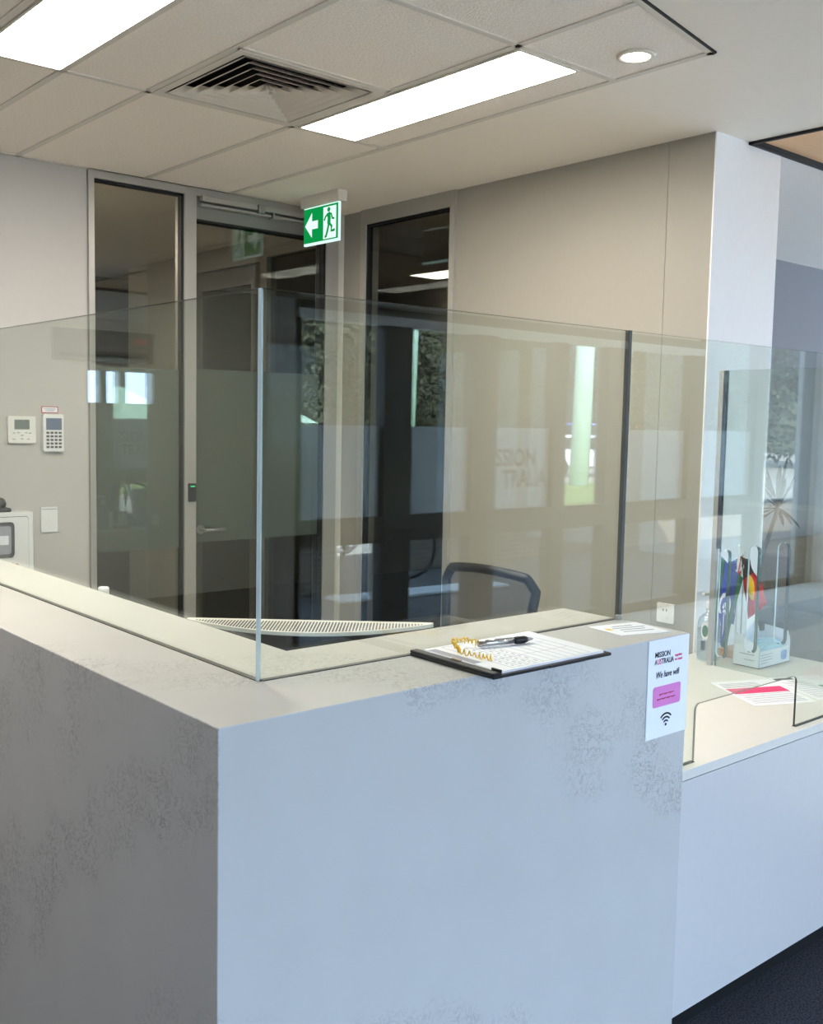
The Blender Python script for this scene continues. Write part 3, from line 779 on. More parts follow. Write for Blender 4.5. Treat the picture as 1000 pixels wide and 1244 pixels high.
b.cyl((cxw, yp - .0003, czw + .002), .0032, .0003, 'y', 12); b.build('wifi_symbol', 'darkprint', t)

# clipboard overhanging the front edge
def xf(cs):      # bilinear frame from four plan corners: a(0,0) b(1,0) c(1,1) d(0,1)
    a, b_, c_, d_ = [V(p + (0,)) for p in cs]
    return lambda u, v, z: ((a * (1 - u) + b_ * u) * (1 - v) + (d_ * (1 - u) + c_ * u) * v) + V((0, 0, z))
cbf = xf([(.526, -.042), (.853, -.043), (.875, .186), (.531, .190)])
t = thing('clipboard', (.69, .07, ZC), 'black clipboard lying over the front edge of the tall counter', 'clipboard')
b = MB(); b.prism([tuple(cbf(*q, 0).xy) for q in ((0, 0), (1, 0), (1, 1), (0, 1))], 'z', ZC + .0005, ZC + .0065, bev=.0015); b.build('board', 'black', t)
b = MB(); b.prism([tuple(cbf(*q, 0).xy) for q in ((0, 0.0), (.055, .0), (.055, 1), (0, 1))], 'z', ZC + .0066, ZC + .0120, bev=.002); b.build('clip_bar', 'black', t)
b = MB(); q = [tuple(cbf(u, v, 0).xy) for u, v in ((.028, .44), (.055, .44), (.055, .55), (.028, .55))]; b.prism(q, 'z', ZC + .0121, ZC + .0135); b.build('metal_badge', 'chrome', t)
b = MB(); b.prism([tuple(cbf(*q, 0).xy) for q in ((.05, .0), (.062, .0), (.062, .10), (.05, .10))], 'z', ZC + .0066, ZC + .016); b.build('corner_stop', 'black', t)
b = MB(); b.prism([tuple(cbf(*q, 0).xy) for q in ((.25, -.004), (.62, -.004), (.62, .04), (.25, .04))], 'z', ZC - .006, ZC + .0004) if False else b.prism([tuple(cbf(*q, 0).xy) for q in ((.45, -.006), (.75, -.006), (.75, .0), (.45, .0))], 'z', ZC + .001, ZC + .006)
b.build('spine', 'black', t)
random.seed(3)
for k in range(3):
    o = MB(); j = (.006 * k, -.008 * k)
    zz = ZC + .0068 + .0012 * k
    P = [(.070 + j[0], .03 - j[1] * .4), (.955 + j[0], .035 - j[1]), (.945 + j[0], .975 - j[1]), (.070 + j[0], .955 - j[1])]
    o.prism([tuple(cbf(u, v, 0).xy) for u, v in P], 'z', zz, zz + .0008)
    s = o.build('paper_sheet', 'paper'); s.location = (0, 0, 0)
    tag(s, ['lowest white sheet on the clipboard, under the other sheets', 'middle white sheet on the clipboard between two others', 'top sign-in sheet on the clipboard with faint grey table and pen'][k], 'paper sheet', 'sheets on the clipboard')
    if k == 2:
        b = MB()
        b.prism([tuple(cbf(u, v, 0).xy) for u, v in ((.09, .35), (.145, .35), (.145, .92), (.09, .92))], 'z', zz + .0008, zz + .0011); b.build('grey_heading', 'greyprint', s)
        b = MB()
        for r in range(11):
            u = .20 + r * .066
            b.prism([tuple(cbf(a, c_, 0).xy) for a, c_ in ((u, .08), (u + .004, .08), (u + .004, .93), (u, .93))], 'z', zz + .0008, zz + .0010)
        for v in (.08, .35, .62, .93):
            b.prism([tuple(cbf(a, c_, 0).xy) for a, c_ in ((.2, v), (.864, v), (.864, v + .005), (.2, v + .005))], 'z', zz + .0008, zz + .0010)
        b.build('ruled_table', 'lightprint', s)
        b = MB()
        for r in range(4):
            u = .23 + r * .066; v = .12
            while v < .8:
                ln_ = random.uniform(.02, .06)
                b.prism([tuple(cbf(a, c_, 0).xy) for a, c_ in ((u, v), (u + .012, v), (u + .02, v + ln_), (u + .006, v + ln_))], 'z', zz + .0008, zz + .0010); v += ln_ + random.uniform(.015, .05)
        b.build('handwriting', 'lightprint', s)
# pen on its yellow curly cord
zp = ZC + .0185
p0, p1 = V((.655, .128, zp)), V((.785, .098, zp)); dv = (p1 - p0).normalized()
t = thing('pen', tuple(p0), 'silver and black pen with curly yellow cord lying on the clipboard', 'pen')
b = MB(); b.tube([p0, p0 + dv * .083], .0064, 14); b.build('barrel', 'chrome', t)
b = MB(); b.tube([p0 + dv * .0832, p0 + dv * .089, p0 + dv * .108, p0 + dv * .114], .0066, 14, radii=[.0066, .0074, .0074, .0056]); b.build('grip', 'black', t)
b = MB(); b.tube([p0 + dv * .1142, p0 + dv * .124, p0 + dv * .130], .004, 12, radii=[.0048, .003, .0009]); b.build('tip', 'steel', t)
text('pen_print', 'MISSION AUSTRALIA', .0065, 'darkprint', t, p0 + dv * .012 + V((0, -.0052, .0022)), dv, (0, .55, .83), sx=.75, bold=.0003)
b = MB(); P = []
pth = [(.655, .128, zp + .002), (.64, .150, zp + .006), (.605, .150, zp + .008), (.590, .12, zp + .004), (.575, .095, zp + .002), (.585, .055, zp), (.600, .035, zp - .003)]
NN = 220
for i in range(NN + 1):
    s = i / NN * (len(pth) - 1); k = min(int(s), len(pth) - 2); ff = s - k
    c_ = V(pth[k]).lerp(V(pth[k + 1]), ff); an = i * .62; rr = .0048 + .0016 * math.sin(i * .21)
    P.append(c_ + V((math.cos(an) * rr * .8, math.cos(an) * rr * .5, math.sin(an) * rr)))
b.tube(P, .0013, 5); b.build('curly_cord', 'yellow', t)
# notice card by the counter's right end
t = thing('notice_card', (1.095, .1, ZC), 'white notice card lying at the right end of the tall counter', 'card')
cf = xf([(1.022, .066), (1.148, .026), (1.172, .140), (1.034, .168)])
b = MB(); b.prism([tuple(cf(*q, 0).xy) for q in ((0, 0), (1, 0), (1, 1), (0, 1))], 'z', ZC + .0004, ZC + .0016); b.build('card', 'paper', t)
b = MB()
for v, ua, ub in ((.25, .25, .85), (.42, .3, .8), (.58, .25, .9), (.74, .35, .75)):
    b.prism([tuple(cf(u, w_, 0).xy) for u, w_ in ((ua, v), (ub, v), (ub, v + .05), (ua, v + .05))], 'z', ZC + .0017, ZC + .0019)
b.build('print', 'greyprint', t)
b = MB(); b.prism([tuple(cf(u, w_, 0).xy) for u, w_ in ((.10, .5), (.17, .45), (.20, .62), (.13, .68))], 'z', ZC + .0017, ZC + .0021); b.build('yellow_mark', 'yellow', t)
# ================================================================== BEHIND THE COUNTER
# monitor seen from behind, its bulged top vented
MC = V((.565, .57, 0)); ang = -math.atan2(.36, .41)
t = thing('computer_monitor', (MC.x, MC.y, .7285), 'computer monitor with pale vented top in the corner behind the tall counter', 'monitor', rz=ang)
wd = .275; sag = .125; zt = 1.152 - .7285
arc = [(wd * math.cos(PI + PI * i / 24), sag * math.sin(PI + PI * i / 24) * (1 - .25 * abs(math.cos(PI + PI * i / 24)))) for i in range(25)]
arcs = [(x, -sag * (1 - (x / wd) ** 2)) for x in [-wd + 2 * wd * i / 28 for i in range(29)]]
b = MB(); b.prism([(x, y - .002) for x, y in arcs] + [(wd, .012), (-wd, .012)], 'z', zt - .008, zt, bev=.0015); b.build('top_grille', 'ivory', t, local=True)
b = MB()
for i in range(74):
    x = -wd * .93 + wd * 1.86 * i / 73
    yb = -sag * (1 - (x / wd) ** 2) + .006; yf = -.012
    if yf - yb > .004: b.box(x - .0018, yb, zt + .0003, x + .0018, yf, zt + .0010)
b.build('vent_slots', 'key', t, local=True)
b = MB(); b.prism([(x * .985, y * .97) for x, y in arcs] + [(wd * .98, .010), (-wd * .98, .010)], 'z', zt - .33, zt - .0085, bev=.001); b.build('back_shell', 'black', t, local=True)
b = MB(); b.box(-wd, .0125, zt - .34, wd, .02, zt - .001, .002); b.build('screen', 'black', t, local=True)
b = MB(); b.box(-.03, -.07, .012, .03, -.04, zt - .331, .004); b.build('stand', 'black', t, local=True)
b = MB(); b.box(-.12, -.11, .0005, .12, .06, .0115, .004); b.build('base', 'black', t, local=True)
# white topped bottle on the staff desk
t = thing('bottle', (.60, 1.72, .7285), 'small white capped bottle just showing over the inner counter edge', 'bottle')
b = MB(); b.lathe([(.026, 0), (.032, .008), (.032, .25), (.024, .285), (.013, .295), (.013, .305)], (.60, 1.72, .7285), 24); b.build('body', 'white', t)
b = MB(); b.lathe([(.016, 0), (.0165, .032), (.013, .036)], (.60, 1.72, 1.034), 20); b.build('cap', 'white', t)

# mesh backed task chair facing the staff desk
t = thing('task_chair', (1.75, 1.50, 0), 'black task chair with mesh backrest behind the tall counter', 'chair', rz=math.radians(4))
def bp_(u, v):      # backrest surface: u across (-1..1), v up (0..1)
    wv = (.185 + .05 * v) ; y = -u * wv
    x = .30 + .05 * v - .045 * (1 - u * u)
    return V((x, y, .60 + .435 * v - .025 * u * u * v))
b = MB(); loop = []
ncor = 8
for i in range(41):
    u = -1 + 2 * i / 40; loop.append(bp_(u * (1 if abs(u) < .9 else 1), 1 - .10 * max(0, abs(u) - .82) / .18))
for i in range(1, 30): loop.append(bp_(1, .9 - .9 * i / 30))
for i in range(1, 40): loop.append(bp_(1 - 2 * i / 40, 0))
for i in range(30): loop.append(bp_(-1, .9 * i / 30))
b.tube(loop, .019, 10, closed=True); b.build('backrest_frame', 'black', t, local=True)
b = MB(); nu, nv = 24, 14
gv = [[b.bm.verts.new(bp_(-.98 + 1.96 * i / nu, .01 + .97 * j / nv)) for i in range(nu + 1)] for j in range(nv + 1)]
for j in range(nv):
    for i in range(nu):
        f_ = b.bm.faces.new((gv[j][i], gv[j][i + 1], gv[j + 1][i + 1], gv[j + 1][i])); f_.smooth = True
b.build('mesh_back', 'mesh', t, local=True)
b = MB(); b.tube([(.27, 0, .60), (.33, 0, .50), (.24, 0, .42), (.05, 0, .40)], .022, 10); b.build('back_support', 'black', t, local=True)
b = MB(); b.prism(rrect(-.25, -.25, .23, .25, .08), 'z', .43, .49, bev=.015); b.build('seat', 'black', t, local=True)
for s in (-1, 1):
    b = MB(); b.tube([(.02, s * .24, .44), (.02, s * .29, .46), (.02, s * .29, .62)], .014, 8); b.box(-.14, s * .29 - .035, .62, .12, s * .29 + .035, .65, .01); b.build('armrest', 'black', t, local=True)
b = MB(); b.cyl((0, 0, .09), .03, .33, 'z', 20); b.build('gas_lift', 'black', t, local=True)
for k in range(5):
    a = k * 2 * PI / 5 + .3; dx, dy = math.cos(a), math.sin(a)
    b = MB(); b.tube([(0, 0, .10), (dx * .15, dy * .15, .09), (dx * .29, dy * .29, .07)], .02, 8, radii=[.024, .02, .014]); lg = b.build('base_arm', 'black', t, local=True)
    b = MB(); b.cyl((dx * .29 - dy * .022, dy * .29 + dx * .022, .028), .027, .044, 'x', 16, mat4=None); b.build('castor', 'black', lg, local=True)

# ================================================================== ON THE LOW DESK
# sanitiser bottle
bx, by = 2.556, .835
t = thing('sanitiser_bottle', (bx, by, ZL), 'clear pump bottle of hand sanitiser on the low desk', 'bottle')
b = MB(); b.lathe([(.032, 0), (.041, .004), (.042, .02), (.042, .135), (.038, .155), (.024, .172), (.013, .178), (.013, .190)], (bx, by, ZL + .0005), 36); b.build('body', 'gel', t)
b = MB(); b.lathe([(.030, 0), (.0395, .004), (.040, .02), (.040, .115), (.001, .116)], (bx, by, ZL + .004), 32); b.build('gel', 'gelbody', t)
b = MB(); b.lathe([(.0145, 0), (.0150, .026), (.0115, .030), (.005, .032), (.005, .056)], (bx, by, ZL + .1905), 20); b.build('pump_collar', 'white', t)
b = MB(); b.box(bx - .047, by - .008, ZL + .246, bx + .013, by + .008, ZL + .258, .003); b.build('pump_nozzle', 'white', t)
def arc_patch(a0, a1, z0, z1, r, m, nm, shape=None):
    b = MB(); n = 16
    for i in range(n):
        aa, ab_ = a0 + (a1 - a0) * i / n, a0 + (a1 - a0) * (i + 1) / n
        def zz(a, top):
            if shape != 'oval': return z1 if top else z0
            q = (a - (a0 + a1) / 2) / ((a1 - a0) / 2); h_ = (z1 - z0) / 2 * math.sqrt(max(0, 1 - q * q)); return (z0 + z1) / 2 + (h_ if top else -h_)
        P = [V((bx + r * math.cos(a), by + r * math.sin(a), z)) for a, z in ((aa, zz(aa, 0)), (ab_, zz(ab_, 0)), (ab_, zz(ab_, 1)), (aa, zz(aa, 1)))]
        if (P[0] - P[3]).length < 1e-5: P = P[:3]
        elif (P[1] - P[2]).length < 1e-5: P = [P[0], P[1], P[3]]
        b.poly(P)
    return b.build(nm, m, t)
a_ = math.radians(202)
arc_patch(a_ - .05, a_ + .80, ZL + .085, ZL + .150, .0426, 'fwhite', 'front_label', 'oval') if False else arc_patch(a_ - .55, a_ + .35, ZL + .085, ZL + .150, .0428, 'white', 'front_label', 'oval')
arc_patch(a_ - .42, a_ + .12, ZL + .095, ZL + .138, .0432, 'fgreen', 'label_print', 'oval')
arc_patch(a_ - .50, a_ - .10, ZL + .045, ZL + .080, .0428, 'key', 'small_print')
arc_patch(a_ + .55, a_ + 1.1, ZL + .10, ZL + .150, .0428, 'key', 'back_print')
# flag stand with three small flags
t = thing('flag_stand', (2.70, .815, ZL), 'small timber block holding the desk flags', 'flag stand')
b = MB(); b.box(2.655, .775, ZL + .0005, 2.765, .860, ZL + .030, .003); b.build('block', 'standwood', t)
def flag(name, label, x, y, h, cs, colour, ripple=.010, n=56):
    """cloth on a stick; cs = four corners as (y, z) in the plane x; colour(u,v)->material index"""
    t = thing(name, (x, y, ZL + .031), label, 'flag', 'desk flags')
    b = MB(); b.tube([(x, y, ZL + .031), (x, y, ZL + .031 + h)], .0028, 8); b.build('pole', 'fwhite', t)
    b = MB(); b.lathe([(.002, 0), (.0045, .004), (.0045, .008), (.001, .014)], (x, y, ZL + .0315 + h), 12); b.build('finial', 'fwhite', t)
    b = MB()
    def pt(u, v, o=0):
        a = V(cs[0]).lerp(V(cs[1]), u); c_ = V(cs[3]).lerp(V(cs[2]), u); q = a.lerp(c_, v)
        return V((x - .006 + o + ripple * math.sin(u * 9 + v * 4) * (.3 + .7 * v), q.x, q.y))
    for o, in ((0,), (.0008,)):
        gv = [[b.bm.verts.new(pt(i / n, j / n, o)) for i in range(n + 1)] for j in range(n + 1)]
        for j in range(n):
            for i in range(n):
                f_ = b.bm.faces.new((gv[j][i], gv[j][i + 1], gv[j + 1][i + 1], gv[j + 1][i])); f_.smooth = True
                f_.material_index = colour((i + .5) / n, (j + .5) / n)
    b.build('cloth', ['fgreen', 'fblack', 'fblue', 'fwhite', 'fred', 'fyellow'], t)
    return t
def tsi(u, v):       # u across the stripes, v along them
    if u < .20 or u > .80: return 0
    if u < .235 or u > .765: return 1
    du, dv_ = (u - .5), (v - .52)
    # white headdress: two arcs either side, star between
    r = math.hypot(du * 1.0, dv_ * 1.35)
    if .17 < r < .24 and dv_ < .10 and abs(du) > .03: return 3
    for k in range(5):
        a = k * 2 * PI / 5 - PI / 2
        if abs(math.atan2(math.sin(math.atan2(dv_ - .02, du) - a), math.cos(math.atan2(dv_ - .02, du) - a))) < .45 and math.hypot(du, dv_ - .02) < .085: return 3
    return 2
flag('desk_flag', 'drooping green and blue desk flag with white star emblem', 2.66, .842, .365,
     [(.866, 1.118), (.765, 1.045), (.822, .772), (.886, .795)], tsi)
def abo(u, v):
    if math.hypot((u - .5) * 1.0, (v - .5) * 1.4) < .25: return 5
    return 1 if u > .5 else 4
flag('desk_flag', 'drooping black and red desk flag with yellow disc', 2.715, .800, .362,
     [(.770, .885), (.812, 1.118), (.775, 1.110), (.690, .960)], lambda u, v: (5 if math.hypot((u - .45), (v - .42) * 1.1) < .23 else (1 if u > .62 + .1 * v else 4)))
def aus(u, v):
    if u < .55 and v < .5:
        a, c_ = u / .55, v / .5
        if abs(a - .5) < .09 or abs(c_ - .5) < .12: return 4
        if abs(a - .5) < .17 or abs(c_ - .5) < .22 or abs(a - c_) < .14 or abs(a + c_ - 1) < .14: return 3
        return 2
    for p in ((.27, .75), (.8, .2), (.8, .8), (.7, .5), (.9, .45)):
        if math.hypot((u - p[0]) * 1.6, v - p[1]) < .06: return 3
    return 2
flag('desk_flag', 'folded blue desk flag with red and white crosses between two others', 2.735, .834, .378,
     [(.812, 1.125), (.842, .85), (.865, .86), (.868, 1.085)], aus)
# mask box with masks
t = thing('mask_carton', (2.68, .69, ZL), 'open pale carton of face masks on the low desk', 'box')
xa, xb, ya, yb = 2.58, 2.79, .640, .745; z0 = ZL + .0008; th = .002
b = MB()
b.box(xa, ya, z0, xb, ya + th, z0 + .062); b.box(xa, yb - th, z0, xb, yb, z0 + .10)
b.prism([(ya, z0), (yb, z0), (yb, z0 + .125), (ya + .01, z0 + .085), (ya, z0 + .072)], 'x', xa, xa + th)
b.prism([(ya, z0), (yb, z0), (yb, z0 + .125), (ya + .01, z0 + .115), (ya, z0 + .085)], 'x', xb - th, xb)
b.box(xa, ya, z0, xb, yb, z0 + .002); b.build('carton', 'maskbox', t)
b = MB(); b.prism([(xa + .02, z0 + .09), (xb - .08, z0 + .155), (xb - .055, z0 + .10), (xb - .02, z0 + .02), (xa + .01, z0 + .02)], 'y', yb - .012, yb - .009); b.build('torn_flap', 'maskbox', t)
b = MB(); b.prism(rrect(xb - .062, z0 + .014, xb - .022, z0 + .050, .012), 'y', ya - .0008, ya - .0001); b.build('blue_badge', 'bluep', t)
b = MB()
for k, (ua, ub) in enumerate(((.05, .42), (.05, .38), (.05, .45), (.05, .25))):
    b.box(xa + (xb - xa) * ua, ya - .0008, z0 + .046 - k * .010, xa + (xb - xa) * ub, ya - .0001, z0 + .049 - k * .010)
b.box(xa - .0008, ya + .02, z0 + .045, xa - .0001, ya + .08, z0 + .049); b.box(xa - .0008, ya + .02, z0 + .025, xa - .0001, ya + .06, z0 + .028)
b.build('print', 'greyprint', t)
b = MB(); b.box(xa - .0006, ya - .0006, z0 - .0002, xb + .0006, yb, z0 + .003); b.build('dark_base_edge', 'darkprint', t)
for k in range(6):
    b = MB(); y = ya + .012 + k * .009
    P = [(xa + .008 + 0.0 * i + (xb - xa - .016) * i / 12, z0 + .066 + .010 * math.sin(i * PI / 12) + .003 * k) for i in range(13)]
    b.prism(P + [(xb - .008, z0 + .01), (xa + .008, z0 + .01)], 'y', y, y + .005)
    o = b.build('face_mask', 'maskblue'); tag(o, 'folded pale blue face mask packed in the carton', 'face mask', 'masks in the carton')
# leaflets lying on the desk behind the glass
def leaflet(cs, label, blocks):
    fr = xf(cs); c0 = fr(.5, .5, 0)
    t = thing('leaflet', (c0.x, c0.y, ZL), label, 'leaflet', 'leaflets on the low desk')
    b = MB(); b.prism([tuple(fr(*q, 0).xy) for q in ((0, 0), (1, 0), (1, 1), (0, 1))], 'z', ZL + .0004, ZL + .0012); b.build('sheet', 'paper', t)
    by_m = {}
    for m, q in blocks: by_m.setdefault(m, []).append(q)
    for m, qs in by_m.items():
        b = MB()
        for u0, v0, u1, v1 in qs: b.prism([tuple(fr(u, v, 0).xy) for u, v in ((u0, v0), (u1, v0), (u1, v1), (u0, v1))], 'z', ZL + .00125, ZL + .0016)
        b.build({'greyprint': 'text_lines', 'pinkpaper': 'pink_block', 'greenprint': 'green_block', 'darkprint': 'heading'}[m], m, t)
ln_ = lambda v, a=.08, c_=.92: ('greyprint', (a, v, c_, v + .016))
leaflet([(2.125, .385), (2.335, .290), (2.475, .545), (2.265, .640)], 'white leaflet with magenta block lying nearest on the low desk',
        [('pinkpaper', (.05, .46, .95, .68)), *[ln_(.08 + .055 * k) for k in range(7)], *[ln_(.72 + .05 * k, .08, .7) for k in range(4)]])
leaflet([(2.36, .300), (2.56, .225), (2.68, .470), (2.485, .555)], 'white leaflet with green block and dark heading beside the magenta leaflet',
        [('greenprint', (.55, .25, .95, .55)), ('darkprint', (.05, .86, .4, .93)), *[ln_(.08 + .06 * k, .06, .5) for k in range(12)]])
# ================================================================== LOUNGE BEYOND
t = thing('sofa', (6.2, 2.15, 0), 'brown and grey fabric bench sofa against the far wall', 'sofa')
b = MB(); b.prism([(2.20, .43), (2.40, .43), (2.42, .84), (2.30, .845), (2.24, .80)], 'x', 4.98, 8.2, bev=.012); b.build('backrest', 'sofa', t)
b = MB(); b.box(4.98, 1.98, .16, 8.2, 2.42, .425, .02); b.build('seat', 'sofagrey', t)
b = MB(); b.box(5.05, 2.0, 0, 8.1, 2.38, .158); b.build('base', 'plinth', t)
t = thing('lounge_chair', (5.72, 1.55, 0), 'black padded chair beside the sofa at right edge', 'chair')
b = MB(); b.prism(rrect(5.44, .22, 6.02, .64, .09), 'y', 1.74, 1.84, bev=.03); b.build('backrest', 'black', t)
b = MB(); b.box(5.42, 1.25, .30, 6.04, 1.735, .42, .04); b.build('seat', 'black', t)
for x in (5.48, 5.98):
    for y in (1.32, 1.78): b = MB(); b.cyl((x, y, 0), .018, .30, 'z', 12); b.build('leg', 'black', t)
t = thing('potted_plant', (4.62, 1.9, 0), 'spiky leaved potted plant in front of the far wall', 'plant')
b = MB(); b.lathe([(.11, 0), (.14, .30), (.15, .31), (.135, .312), (.13, .28), (.001, .28)], (4.62, 1.9, .0005), 28); b.build('pot', 'pot', t)
top = V((4.88, 1.9, 1.13))
b = MB(); b.tube([(4.62, 1.9, .28), (4.64, 1.9, .55), (4.70, 1.9, .80), (4.80, 1.9, .98), top], .014, 8, radii=[.022, .018, .015, .012, .012]); b.build('stem', 'trunk', t)
b = MB(); random.seed(11)
for k in range(30):
    az = random.uniform(0, 2 * PI); el = math.radians(random.choice([85, 75, 65, 55, 40, 22, 8, -12, -30]) + random.uniform(-8, 8)); L_ = random.uniform(.20, .34)
    d = V((math.cos(az) * math.cos(el), math.sin(az) * math.cos(el), math.sin(el))); sd = d.cross(V((0, 0, 1))).normalized()
    nrm = sd.cross(d); pr = None
    for i in range(7):
        s = i / 6; w_ = .011 * math.sin(PI * (.12 + .88 * (1 - s)) * .9) * (1 if s < 1 else 0) + .001
        cpt = top + d * L_ * s + V((0, 0, -.05 * s * s * math.cos(el))) + nrm * .0
        row = [b.bm.verts.new(cpt - sd * w_), b.bm.verts.new(cpt - nrm * .003), b.bm.verts.new(cpt + sd * w_)]
        if pr:
            for a in range(2): b.bm.faces.new((pr[a], pr[a + 1], row[a + 1], row[a]))
        pr = row
b.build('leaves', 'leaf', t)

# sign board on the far lobby wall (seen only in the left screen)
t = thing('lobby_sign', (-2.6, 7., 2.05), 'grey lobby sign with red heading, mirrored in the left glass screen', 'sign')
b = MB(); b.box(-3.04, 6.975, 2.04, -2.15, 6.998, 2.30); b.build('board', 'ghost', t)
b = MB(); b.box(-2.98, 6.970, 2.20, -2.86, 6.9745, 2.25); b.build('red_heading', 'redprint', t)
b = MB(); b.box(-2.98, 6.970, 2.07, -2.2, 6.9745, 2.10); b.build('dark_line', 'darkprint', t)

# ================================================================== OUTSIDE THE STREET WINDOWS
gz = -.1
b = MB(); b.box(-30, -75, gz - .1, 90, YS - .13, gz); struct(b.build('ground', 'concrete'))
b = MB(); b.box(-6, -8.6, gz, 24, YS - .14, gz + .002); struct(b.build('ground', 'asphalt'))
b = MB(); b.prism([(9, -12.2), (21, -12.2), (27, -17.6), (9, -17.6)], 'z', gz, gz + .03); struct(b.build('grass_verge', 'grass'))
b = MB(); b.box(2.6, -6.6, gz, 5.25, -6.35, .75); struct(b.build('garden_wall', 'brick'))
b = MB(); b.box(6.75, -7.4, gz, 17, -7.15, .42); struct(b.build('garden_wall', 'brick'))
b = MB(); b.box(-30, -3.95, 2.9, 90, -3.88, 3.4); struct(b.build('fascia', 'render'))
# drain grate in the paving
t = thing('drain_grate', (6, -5.9, gz), 'slotted drain grate in the paving outside, mirrored in the front screen', 'grate')
b = MB(); P0, P1 = V((4.95, -6.0, gz)), V((7.0, -5.85, gz)); dd = (P1 - P0).normalized(); nn = V((-dd.y, dd.x, 0))
for k in range(56):
    p = P0 + dd * (k * .037)
    for o in (-.16, .02):
        q = [p + nn * o, p + dd * .017 + nn * o, p + dd * .017 + nn * (o + .15), p + nn * (o + .15)]
        b.prism([tuple(a.xy) for a in q], 'z', gz + .006, gz + .03)
b.build('bars', 'rail', t)
b = MB(); q = [P0 - nn * .18, P1 - nn * .18, P1 + nn * .19, P0 + nn * .19]; b.prism([tuple(a.xy) for a in q], 'z', gz + .0028, gz + .0055); b.build('channel', 'gasket', t)
# power poles
def pole(x, y, r, h, lean, label):
    t = thing('power_pole', (x, y, gz), label, 'pole', 'poles on the street')
    b = MB(); b.tube([(x, y, gz), (x + lean * h * .5, y, gz + h * .5), (x + lean * h, y, gz + h)], r, 16, radii=[r, r * .9, r * .8]); b.build('shaft', 'pole', t)
    b = MB(); b.box(x + lean * h * .95 - 1.2, y - .08, gz + h * .95, x + lean * h * .95 + 1.2, y + .08, gz + h * .95 + .15); b.build('cross_arm', 'bark', t)
    return t
pole(21.2, -16.7, .27, 10, .03, 'thick leaning power pole on the grass, mirrored in the front screen')
pole(14.7, -16.4, .17, 10, .03, 'second pale power pole, mirrored over the window beside the exit sign')
t = thing('street_sign_post', (24.5, -18.2, gz), 'thin white post beside the thick power pole', 'post')
b = MB(); b.cyl((24.5, -18.2, gz), .05, 4.6, 'z', 10); b.build('post', 'rail', t)
b = MB(); b.box(24.1, -18.23, gz + 4.3, 25.0, -18.17, gz + 4.6); b.build('plate', 'rail', t)
def car(name, x, y, rz, m, label, hi=1.45, L_=4.4):
    t = thing(name, (x, y, gz), label, 'car', 'parked vehicles across the street', rz)
    w_ = .9; h0 = .35; hb = .85
    b = MB(); b.prism([(-L_ / 2, h0), (L_ / 2, h0), (L_ / 2, hb - .15), (L_ / 2 - .9, hb), (-L_ / 2 + .5, hb + .02), (-L_ / 2, hb - .08)], 'y', -w_, w_, bev=.05); b.build('body', m, t, local=True)
    b = MB(); b.prism([(-L_ / 2 + .35, hb), (L_ / 2 - 1.0, hb), (L_ / 2 - 1.75, hi), (-L_ / 2 + .9, hi)], 'y', -w_ + .12, w_ - .12, bev=.06); b.build('cabin', m, t, local=True)
    b = MB(); b.prism([(-L_ / 2 + .6, hb + .06), (L_ / 2 - 1.2, hb + .06), (L_ / 2 - 1.78, hi - .08), (-L_ / 2 + .98, hi - .08)], 'y', -w_ + .11, w_ - .11); b.build('side_windows', 'carglass', t, local=True)
    for sx in (-1, 1):
        for sy in (-1, 1):
            b = MB(); b.cyl((sx * (L_ / 2 - .85), sy * w_ - .1, .32), .32, .2, 'y', 20); b.build('wheel', 'tyre', t, local=True)
    return t
car('car', 31.4, -24.5, .65, 'carblue', 'blue car parked across the street behind the thick pole', 1.75, 5.0)
car('car', 25.8, -20.2, .5, 'carwhite', 'white car parked in front of the blue car, right of the thick pole', 1.35, 4.4)
car('van', 40.5, -31.0, .65, 'caryellow', 'yellow topped van parked behind the blue car', 2.4, 5.2)
# trees: clouds of small leaves on a trunk
def leaf_cloud(seed, n=19000):
    random.seed(seed); b = MB()
    blobs = [(V((random.uniform(-2.6, 2.6), random.uniform(-2.6, 2.6), random.uniform(2.2, 10.5))), random.uniform(1.3, 2.4)) for _ in range(22)]
    for _ in range(n):
        c_, r = random.choice(blobs)
        d = V((random.gauss(0, 1), random.gauss(0, 1), random.gauss(0, 1))).normalized() * r * random.uniform(.75, 1.05)
        p = c_ + d; a = V((random.gauss(0, 1), random.gauss(0, 1), random.gauss(0, 1))).normalized() * .13; e = a.cross(d).normalized() * .09
        b.bm.faces.new([b.bm.verts.new(q) for q in (p - a, p + e, p + a, p - e)])
    return b
first = None
for k in range(7):
    row = k % 2; a = math.radians(-27 - k * 6.4); R_ = 47 + 14 * row
    x, y = -.75 + R_ * math.cos(a), 1.7 + R_ * math.sin(a)
    lb = 'bushy grey green tree across the street'
    if first is None:
        first = thing('tree', (x, y, gz), lb, 'tree', 'trees across the street')
        leaf_cloud(5).build('foliage', 'foliage', first, local=True)
        b = MB(); b.tube([(0, 0, 0), (.1, 0, 2), (0, .1, 5), (.1, 0, 8)], .2, 8, radii=[.28, .22, .16, .08]); b.build('trunk', 'bark', first, local=True)
    else:
        dup(first, (x, y, gz), lb, rz=k * 1.3)
random.seed(4); b = MB(); n = 90; gv = []
for i in range(n + 1):
    a = math.radians(-8 - 66 * i / n); row = []
    for j in range(15):
        R_ = 72 + j * 1.6; hgt = 17 * math.sin(PI / 2 * min(1, j / 9)) * (.9 + .12 * math.sin(i * .5)) + random.uniform(-.6, .6) * (j > 0)
        row.append(b.bm.verts.new((R_ * math.cos(a), R_ * math.sin(a), gz + max(0, hgt) * (j > 0))))
    gv.append(row)
for i in range(n):
    for j in range(14): b.bm.faces.new((gv[i][j], gv[i + 1][j], gv[i + 1][j + 1], gv[i][j + 1]))
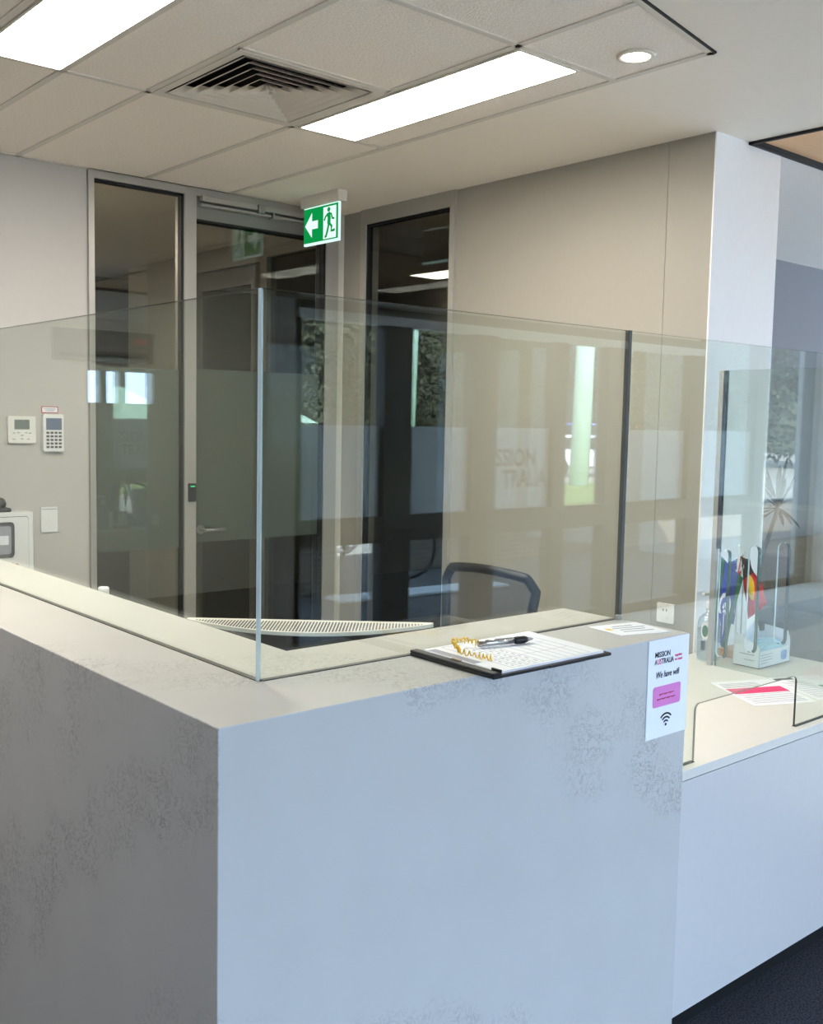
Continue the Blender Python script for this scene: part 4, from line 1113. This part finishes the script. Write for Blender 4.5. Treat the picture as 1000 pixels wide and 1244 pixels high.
struct(b.build('sky_block_hill_ground', 'foliage'))  # hill added behind the trees to block sky in the reflections
t = thing('canopy', (12.3, -21.8, gz), 'pale pitched market canopy across the street, mirrored left of the exit door post', 'canopy')
b = MB(); b.prism([(-2.2, 1.85), (2.2, 1.85), (0, 2.75)], 'y', -2.2, 2.2); b.bm.transform(Matrix.Translation((12.3, -21.8, -.35))); b.build('roof', 'pole', t)
for sx in (-2, 2):
    for sy in (-2, 2): b = MB(); b.cyl((12.3 + sx, -21.8 + sy, gz), .05, 1.6, 'z', 10); b.build('post', 'rail', t)
# bicycle by the lower street pane
t = thing('bicycle', (6.0, -6.95, gz), 'white framed bicycle parked outside, mirrored low in the front screen', 'bicycle', rz=math.radians(28))
for x in (-.5, .5):
    b = MB(); b.tube([(x + .33 * math.cos(i * PI / 16), 0, .335 + .33 * math.sin(i * PI / 16)) for i in range(32)], .02, 8, closed=True)
    for i in range(12): b.tube([(x, 0, .335), (x + .32 * math.cos(i * PI / 6), 0, .335 + .32 * math.sin(i * PI / 6))], .002, 4)
    b.build('wheel', 'tyre', t, local=True)
b = MB()
for P in ([(-.5, 0, .335), (-.12, 0, .30)], [(-.12, 0, .30), (-.25, 0, .82)], [(-.25, 0, .80), (-.5, 0, .335)], [(-.12, 0, .30), (.36, 0, .78)], [(-.23, 0, .74), (.36, 0, .82)], [(.5, 0, .335), (.34, 0, .98)]): b.tube(P, .022, 8)
b.build('frame', 'carwhite', t, local=True)
b = MB(); b.box(-.38, -.07, .82, -.12, .07, .88, .02); b.build('saddle', 'fred', t, local=True)
b = MB(); b.tube([(.36, -.3, 1.0), (.34, -.1, .98), (.34, .1, .98), (.36, .3, 1.0)], .014, 8); b.build('handlebar', 'black', t, local=True)
b = MB(); b.box(.42, -.15, .72, .66, .15, .98, .03); b.build('basket', 'fred', t, local=True)

# ================================================================== LIGHT
w = bpy.data.worlds.new('World'); SC.world = w; w.use_nodes = True
bg = w.node_tree.nodes['Background']; bg.inputs['Color'].default_value = (.50, .69, 1.0, 1); bg.inputs['Strength'].default_value = 7.6
sl = bpy.data.lights.new('sun', 'SUN'); sl.energy = 22; sl.angle = .01; sl.color = (1, .96, .90)
so = bpy.data.objects.new('sun', sl); COL.objects.link(so)
so.rotation_euler = (-V((-.45, .75, .58))).to_track_quat('-Z', 'Y').to_euler()

# ================================================================== CAMERA
yaw, pit, rol = math.radians(49.10069874), math.radians(-5.03675364), math.radians(-1.13560044)
fw = V((math.cos(yaw) * math.cos(pit), math.sin(yaw) * math.cos(pit), math.sin(pit)))
r0 = V((math.sin(yaw), -math.cos(yaw), 0)); d0 = fw.cross(r0)
cr, sr = math.cos(rol), math.sin(rol)
right = cr * r0 + sr * d0; down = -sr * r0 + cr * d0
cam = bpy.data.cameras.new('camera'); co = bpy.data.objects.new('camera', cam); COL.objects.link(co)
mw = Matrix.Identity(4)
for i in range(3):
    mw[i][0] = right[i]; mw[i][1] = -down[i]; mw[i][2] = -fw[i]
mw[0][3], mw[1][3], mw[2][3] = -.7534857, -1.2899051, 1.6
co.matrix_world = mw
cam.sensor_fit = 'VERTICAL'; cam.sensor_height = 24; cam.lens = 1254.92 / 1244 * 24
cam.clip_start = .02; cam.clip_end = 300
SC.camera = co
vs = SC.view_settings
vs.view_transform = 'Standard'; vs.look = 'None'; vs.gamma = 1; vs.exposure = .25; vs.use_curve_mapping = False
SC.cycles.transparent_max_bounces = 40; SC.cycles.max_bounces = 10; SC.cycles.use_denoising = True
SC.cycles.sample_clamp_indirect = 8
